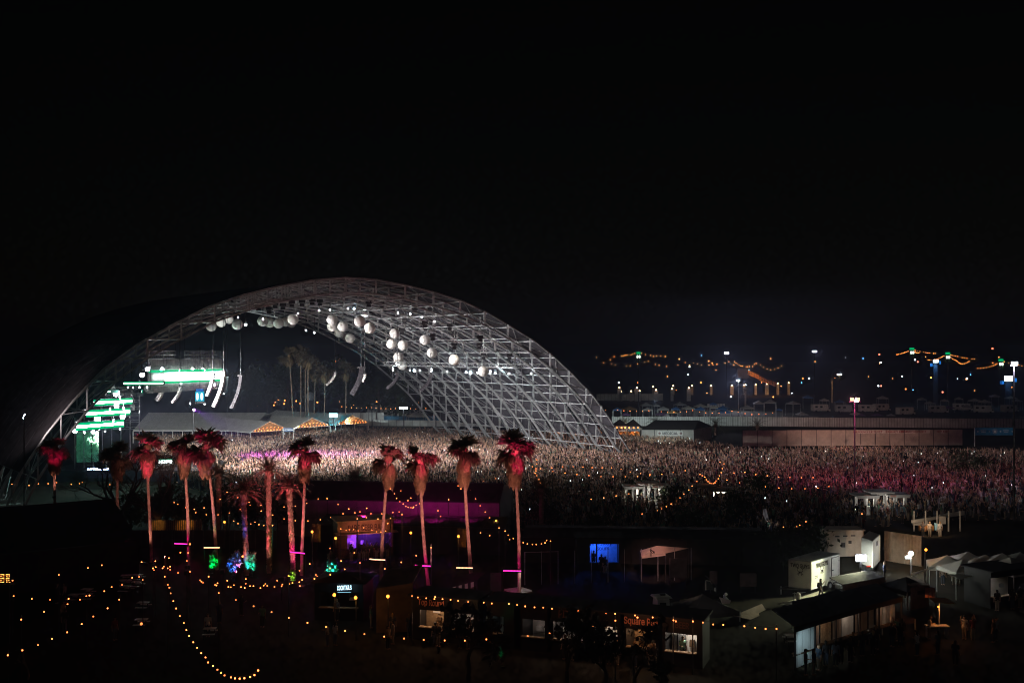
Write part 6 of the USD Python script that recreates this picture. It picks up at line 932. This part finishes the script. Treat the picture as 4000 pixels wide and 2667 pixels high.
string('long sagging string lights climbing to the fan palms on the right', [('c6', [(35, 590), (95, 665), (107, 670), (217, 684), (239, 687), (333, 686), (366, 693), (511, 694), (640, 683), (705, 678), (873, 676), (1036, 663), (1189, 639), (1353, 607), (1500, 566), (1653, 518), (1804, 458), (1942, 396), (2078, 322)])], 4.4, 4.4)
string('bright string lights above the coloured bushes', [('c3', [(1745, 543), (1838, 623), (1850, 635), (1865, 645), (1915, 590)]), ('c6', [(117, 650), (207, 626), (267, 668), (376, 653), (416, 677), (447, 676), (541, 671), (556, 657), (574, 674), (665, 625), (713, 661), (773, 657), (805, 647), (868, 641), (894, 619), (1007, 609), (1153, 572), (1285, 522), (1425, 464)])], 4.5)
string('string lights rising past the cyan bush to the violet bar', [('c6', [(768, 583), (870, 534), (963, 473), (1020, 573), (1150, 516), (1252, 446), (1374, 371), (1150, 330)])], 4.5)
string('long lowest string lights sagging across the dark foreground', [('c6', [(128, 740), (285, 804), (448, 861), (613, 915), (771, 968), (943, 1013), (1114, 1051), (1288, 1087), (1466, 1117), (1648, 1139), (1830, 1157), (2010, 1169), (2203, 1175)]), ('c3b', [(272, 1176), (470, 1165), (850, 1135), (1050, 1111), (1250, 1077), (1450, 1040), (1655, 993)])], 4.8)
string('string lights along the fascia of the lettered food stalls', [('c6', [(1903, 767), (1957, 780), (2034, 788), (2109, 794), (2183, 796), (2257, 802), (2327, 811)]), ('c3b', [(445, 827), (520, 835), (677, 840), (753, 849), (827, 862), (912, 871), (993, 873), (1073, 883), (1235, 902), (1315, 906), (1397, 913), (1567, 931), (1653, 930), (1835, 945), (1997, 963), (2085, 972), (2188, 990)])], 3.6, 3.45)
string('string lights above the dark stall right of the bright white one', [('c7', [(572, 900), (680, 912), (791, 933), (900, 937), (1128, 952), (1245, 968), (1357, 981), (1475, 981)])], 3.5)
string('string lights over the date palms, upper line', [('c5', [(135, 915), (206, 993), (408, 1083), (417, 1110), (515, 1110), (621, 1123), (728, 1127), (832, 1119), (935, 1092), (1042, 1053), (1124, 1049)])], 5.2); string('string lights over the date palms, long lower line', [('c5', [(144, 1055), (303, 1040), (326, 1148), (519, 1164), (623, 1201), (728, 1236), (832, 1251), (947, 1255), (1062, 1243), (1158, 1221), (1270, 1188), (1322, 1145), (1487, 1138)])], 5.0)
string('row of string lights right of the amber lamp among the date palms', [('c5', [(227, 1182), (265, 1256), (305, 1278), (344, 1287), (384, 1288), (422, 1283), (461, 1266), (497, 1287), (541, 1295), (581, 1299), (622, 1295)])], 4.2)
string('string lights across the magenta hall roof', [('c5', [(1225, 1102), (1322, 1145), (1378, 1180), (1425, 1171), (1525, 1187), (1625, 1189), (1727, 1176), (1785, 1172), (1811, 1195)])], 5.0); string('short string lights low before the magenta hall roof', [('c5', [(1401, 1235), (1484, 1223), (1590, 1237), (1680, 1277), (1705, 1230)])], 4.8)
string('hooked string lights looping on the magenta hall roof between two palms', [('c5', [(1640, 920), (1704, 960), (1742, 1004), (1761, 1047), (1791, 1077), (1823, 1099), (1845, 1120), (1868, 1129), (1893, 1132), (1911, 1137), (1917, 1127), (1942, 1110), (1972, 1094), (1985, 1105), (1999, 1077)])], 6.0, 5.2); string('second looping string lights just inside the hooked one', [('c5', [(1710, 907), (1800, 978), (1825, 1140), (1865, 1068), (1892, 1045), (1957, 962)])], 6.0)
string('string lights along the eave of the violet lit bar', [('c5', [(1248, 1328), (1299, 1340), (1327, 1334), (1366, 1332), (1407, 1345), (1534, 1339), (1577, 1354), (1617, 1357), (1660, 1348)])], 3.9, d=103)
string('scattered string lights between the two rightmost front palms, upper', [('c2b', [(123, 1059), (210, 933), (235, 960), (325, 980), (327, 913), (443, 890), (555, 865)])], 5.5); string('scattered string lights between the two rightmost front palms, lower', [('c2b', [(25, 1160), (49, 1212), (139, 1255), (351, 1241), (460, 1173), (472, 1143), (590, 1044), (705, 938)])], 5.0); string('string lights dipping between the palms below the hall roof edge', [('c2b', [(371, 1052), (413, 1115), (500, 1225), (416, 1364), (500, 1388), (587, 1320)])], 4.6)
string('shallow loop of string lights right of the tallest palm', [('c2b', [(643, 1348), (671, 1385), (683, 1424), (718, 1415), (768, 1436), (809, 1453), (847, 1465), (893, 1470), (928, 1470), (976, 1465), (1009, 1456), (1023, 1433), (1059, 1440)])], 4.0); string('vertical string lights up a pole right of the tallest palm crown', [('c2b', [(932, 695), (932, 733), (926, 775), (925, 795), (919, 817), (932, 838), (953, 873), (965, 905)])], d=118, poles=False)
string('upper string lights over the crowd right of the arch foot', [('c2b', [(893, 757), (966, 775), (1071, 768), (1172, 757), (1267, 757), (1357, 760), (1441, 765), (1533, 767), (1619, 768), (1708, 780), (1792, 806), (1886, 818), (1973, 830)])], 5.0); string('lower string lights over the crowd right of the arch foot', [('c2b', [(1080, 800), (1193, 815), (1302, 828), (1413, 838), (1522, 847), (1634, 848), (1747, 849), (1859, 845), (1968, 838), (2080, 826), (2186, 808), (2297, 792)])], 5.0)
string('V-shaped string lights above the white pavilion', [('m', [(1135, 397), (1158, 410), (1184, 424), (1200, 451), (1217, 470), (1235, 485), (1255, 490), (1272, 489), (1288, 482), (1299, 463), (1322, 441), (1333, 412), (1352, 378), (1363, 337), (1380, 290), (1340, 272)])], 5.2, d=140); string('string lights descending past the white pavilion steps', [('m', [(545, 800), (600, 793), (653, 782), (699, 767), (744, 748), (792, 724), (841, 699), (891, 667), (931, 636), (970, 597), (1020, 557), (1056, 516), (1103, 468)])], 4.6, d=132)
string('string lights over the thin crowd right of the V-shaped ones', [('m', [(1410, 455), (1483, 383), (1593, 376), (1704, 398), (1822, 411), (1938, 424), (2053, 427), (2171, 431), (2290, 429)])], 5.0); string('lower right string lights over the dark pavilion', [('m', [(1539, 482), (1803, 523), (1940, 536), (2071, 543), (2207, 543), (2337, 537), (2450, 520)])], 5.0); string('faint sparse string lights left of the white pavilion', [('m', [(25, 650), (152, 636), (280, 617), (408, 595)])], 4.8); string('few orange bulbs low on the right behind the dim tree', [('m', [(1987, 935), (2122, 932), (2153, 915)]), ('px', [(3148, 2036), (3367, 2006)])], 4.2)
for lb, p in (('left', [(172, 1050), (295, 1047), (358, 1055), (421, 1059), (486, 1061), (549, 1060), (613, 1055)]), ('second', [(740, 1064), (804, 1070), (868, 1071), (934, 1070), (998, 1065), (1061, 1052)]), ('third', [(1130, 1068), (1194, 1076), (1260, 1079), (1329, 1077), (1396, 1072), (1461, 1060)]), ('right', [(1525, 1069), (1595, 1084), (1664, 1093), (1736, 1091), (1808, 1087), (1877, 1076)])): string(f'string lights along the camp fence, {lb} span', [('c4', p)], d=300)
string('far string lights peaking at the leftmost green topped tower', [('c4', [(78, 511), (150, 565), (219, 535), (258, 503), (335, 497), (350, 497), (370, 490), (390, 488), (430, 485), (445, 478), (470, 470), (540, 470), (580, 482), (630, 490), (660, 500), (690, 495), (735, 497), (780, 502)])], d=405, far=True, poles=False); string('far lower string lights under the leftmost green topped tower', [('c4', [(232, 580), (270, 590), (384, 598), (423, 596), (500, 580), (570, 558), (607, 550), (680, 582), (718, 592), (795, 603)])], d=410, far=True, poles=False)
string('far string lights between the tower and the first high floodlight', [('c4', [(910, 590), (984, 563), (1069, 569), (1110, 579), (1152, 587), (1227, 590), (1269, 587), (1308, 582), (1391, 568), (1430, 554)])], d=415, far=True, poles=False); string('far drooping string lights right of the first high floodlight', [('c4', [(1486, 553), (1502, 567), (1519, 579), (1535, 590), (1552, 597), (1570, 601), (1606, 606), (1622, 606), (1640, 604), (1670, 603), (1693, 581), (1708, 572)])], d=415, far=True, poles=False); string('second far drooping string lights before the second high floodlight', [('c4', [(1752, 586), (1785, 612), (1820, 628), (1857, 637), (1894, 633), (1932, 620), (1966, 597)])], d=415, far=True, poles=False)
string('far string lights running left from the second green topped tower', [('cr', [(1055, 482), (1073, 479), (1090, 475), (1105, 470), (1120, 466), (1135, 461), (1150, 455), (1168, 449), (1185, 442)])], d=402, far=True, poles=False); string('far string lights running right from the second green topped tower', [('cr', [(1240, 440), (1265, 445), (1290, 450), (1325, 457), (1350, 462), (1370, 465), (1390, 467), (1430, 471), (1450, 471)])], d=402, far=True, poles=False); string('short far string lights hanging inside the second green topped tower span', [('cr', [(1230, 452), (1240, 459), (1252, 464), (1265, 467), (1278, 467)])], d=403, far=True, poles=False)
string('far string lights running left from the third green topped tower', [('cr', [(1373, 536), (1388, 537), (1405, 537), (1440, 531), (1463, 527), (1480, 522), (1495, 515), (1508, 509), (1520, 503), (1535, 498), (1550, 492)])], d=402, far=True, poles=False); string('far string lights running right from the third green topped tower', [('cr', [(1605, 485), (1625, 492), (1650, 497), (1675, 502), (1720, 514), (1745, 518), (1770, 521), (1820, 526), (1845, 527)])], d=402, far=True, poles=False); string('far glowing wavy string lights below the third green topped tower', [('cr', [(1600, 507), (1612, 517), (1625, 527), (1640, 535), (1655, 540), (1667, 546), (1678, 558), (1690, 570), (1707, 576), (1725, 578), (1743, 576), (1760, 570), (1776, 561), (1790, 552)])], d=401, far=True, poles=False)
string('far string lights joining the rightmost green topped tower', [('cr', [(1880, 622), (1910, 622), (1940, 620), (1970, 614), (2000, 607), (2018, 602), (2040, 594), (2060, 585), (2075, 575), (2095, 570), (2150, 555), (2195, 570), (2300, 590), (2330, 597)])], d=385, far=True, poles=False); string('string lights on the fence at the far left under the arch foot', [('c2', [(108, 917), (267, 928), (353, 914), (443, 912), (520, 903), (655, 918), (730, 912), (757, 901), (1008, 921)])], 4.0)
string('string lights left of the date palms over the timber fence', [('c2', [(1600, 1085), (1632, 1101), (1705, 1132), (1785, 1147), (1797, 1178), (1875, 1135), (1895, 1196), (2003, 1198), (2107, 1182), (2023, 1055), (2087, 991)])], 5.0); string('level string lights over the white fence seen through the arch', [('a', [(1258, 1382), (1300, 1387), (1347, 1392), (1393, 1394), (1438, 1394), (1484, 1391), (1530, 1390), (1573, 1394), (1618, 1399), (1663, 1400), (1708, 1402), (1752, 1399), (1796, 1395), (1889, 1400), (1937, 1402), (1983, 1402), (2030, 1398), (2077, 1396)])], d=302, far=True, poles=False)
for i, (x, y) in enumerate(((552, 2435), (230, 2090), (192, 2090), (207, 2090), (222, 2090), (226, 2060), (948, 2172), (742, 2124))): one('hanging_lamp', MB().ball(P(x, y, (H - 3.5) * F / (y - HY)), .09, 1), BULB, f'single warm bulb hanging in the dark left foreground, number {ORD[sorted([552, 230, 192, 207, 222, 226, 948, 742]).index(x)]} from the left', 'lamp', 'single warm bulbs in the left foreground')

for x, y, d, e in ((1700, 2330, 72.5, .5), (1830, 2350, 72, .3), (2490, 2410, 68, .5), (2640, 2425, 66.8, .4), (2230, 2385, 69, .3), (1420, 2060, 100, .4), (960, 2260, 82, .3), (1240, 2250, 84, .3)):
    t = T('festoon_lamp', f'slightly larger festoon lamp in the warm bulb strings, {ORD[sorted((1700, 1830, 2490, 2640, 2230, 1420, 960, 1240)).index(x)]} from the left', 'lamp', P(x, y, d), group='larger festoon lamps'); c = P(x, y, d); t.part('bulb', MB().ball(c, .06, 1), BULB); t.part('socket', MB().tube([c + (0, 0, .05), c + (0, 0, .16)], .03, 6), BLACK); t.spot(c - (0, .1, .1), c + (0, 1.2, -.7), (1, .42, .2), e * 2, .05, None)

# ------------------------------------------------------------------ the air
hz_ = usdkit.material(stage, '/World/Looks/night_haze', {"v": ("principled_volume", {"color": (.55, .62, .9), "density": HAZE, "anisotropy": .45})}, [], volume="v.volume") if (HAZE := 0.00045) else None
if hz_: one('haze', trimesh.creation.box((3200, 2700, 40), trimesh.transformations.translation_matrix((0, 1220, 18.9))), hz_, kind='stuff')
dup_ = {k: v for k, v in labels.items() if len(v) > 1 and 'dark near edge' not in k}
for k, v in dup_.items(): print('SAME LABEL', k, v)
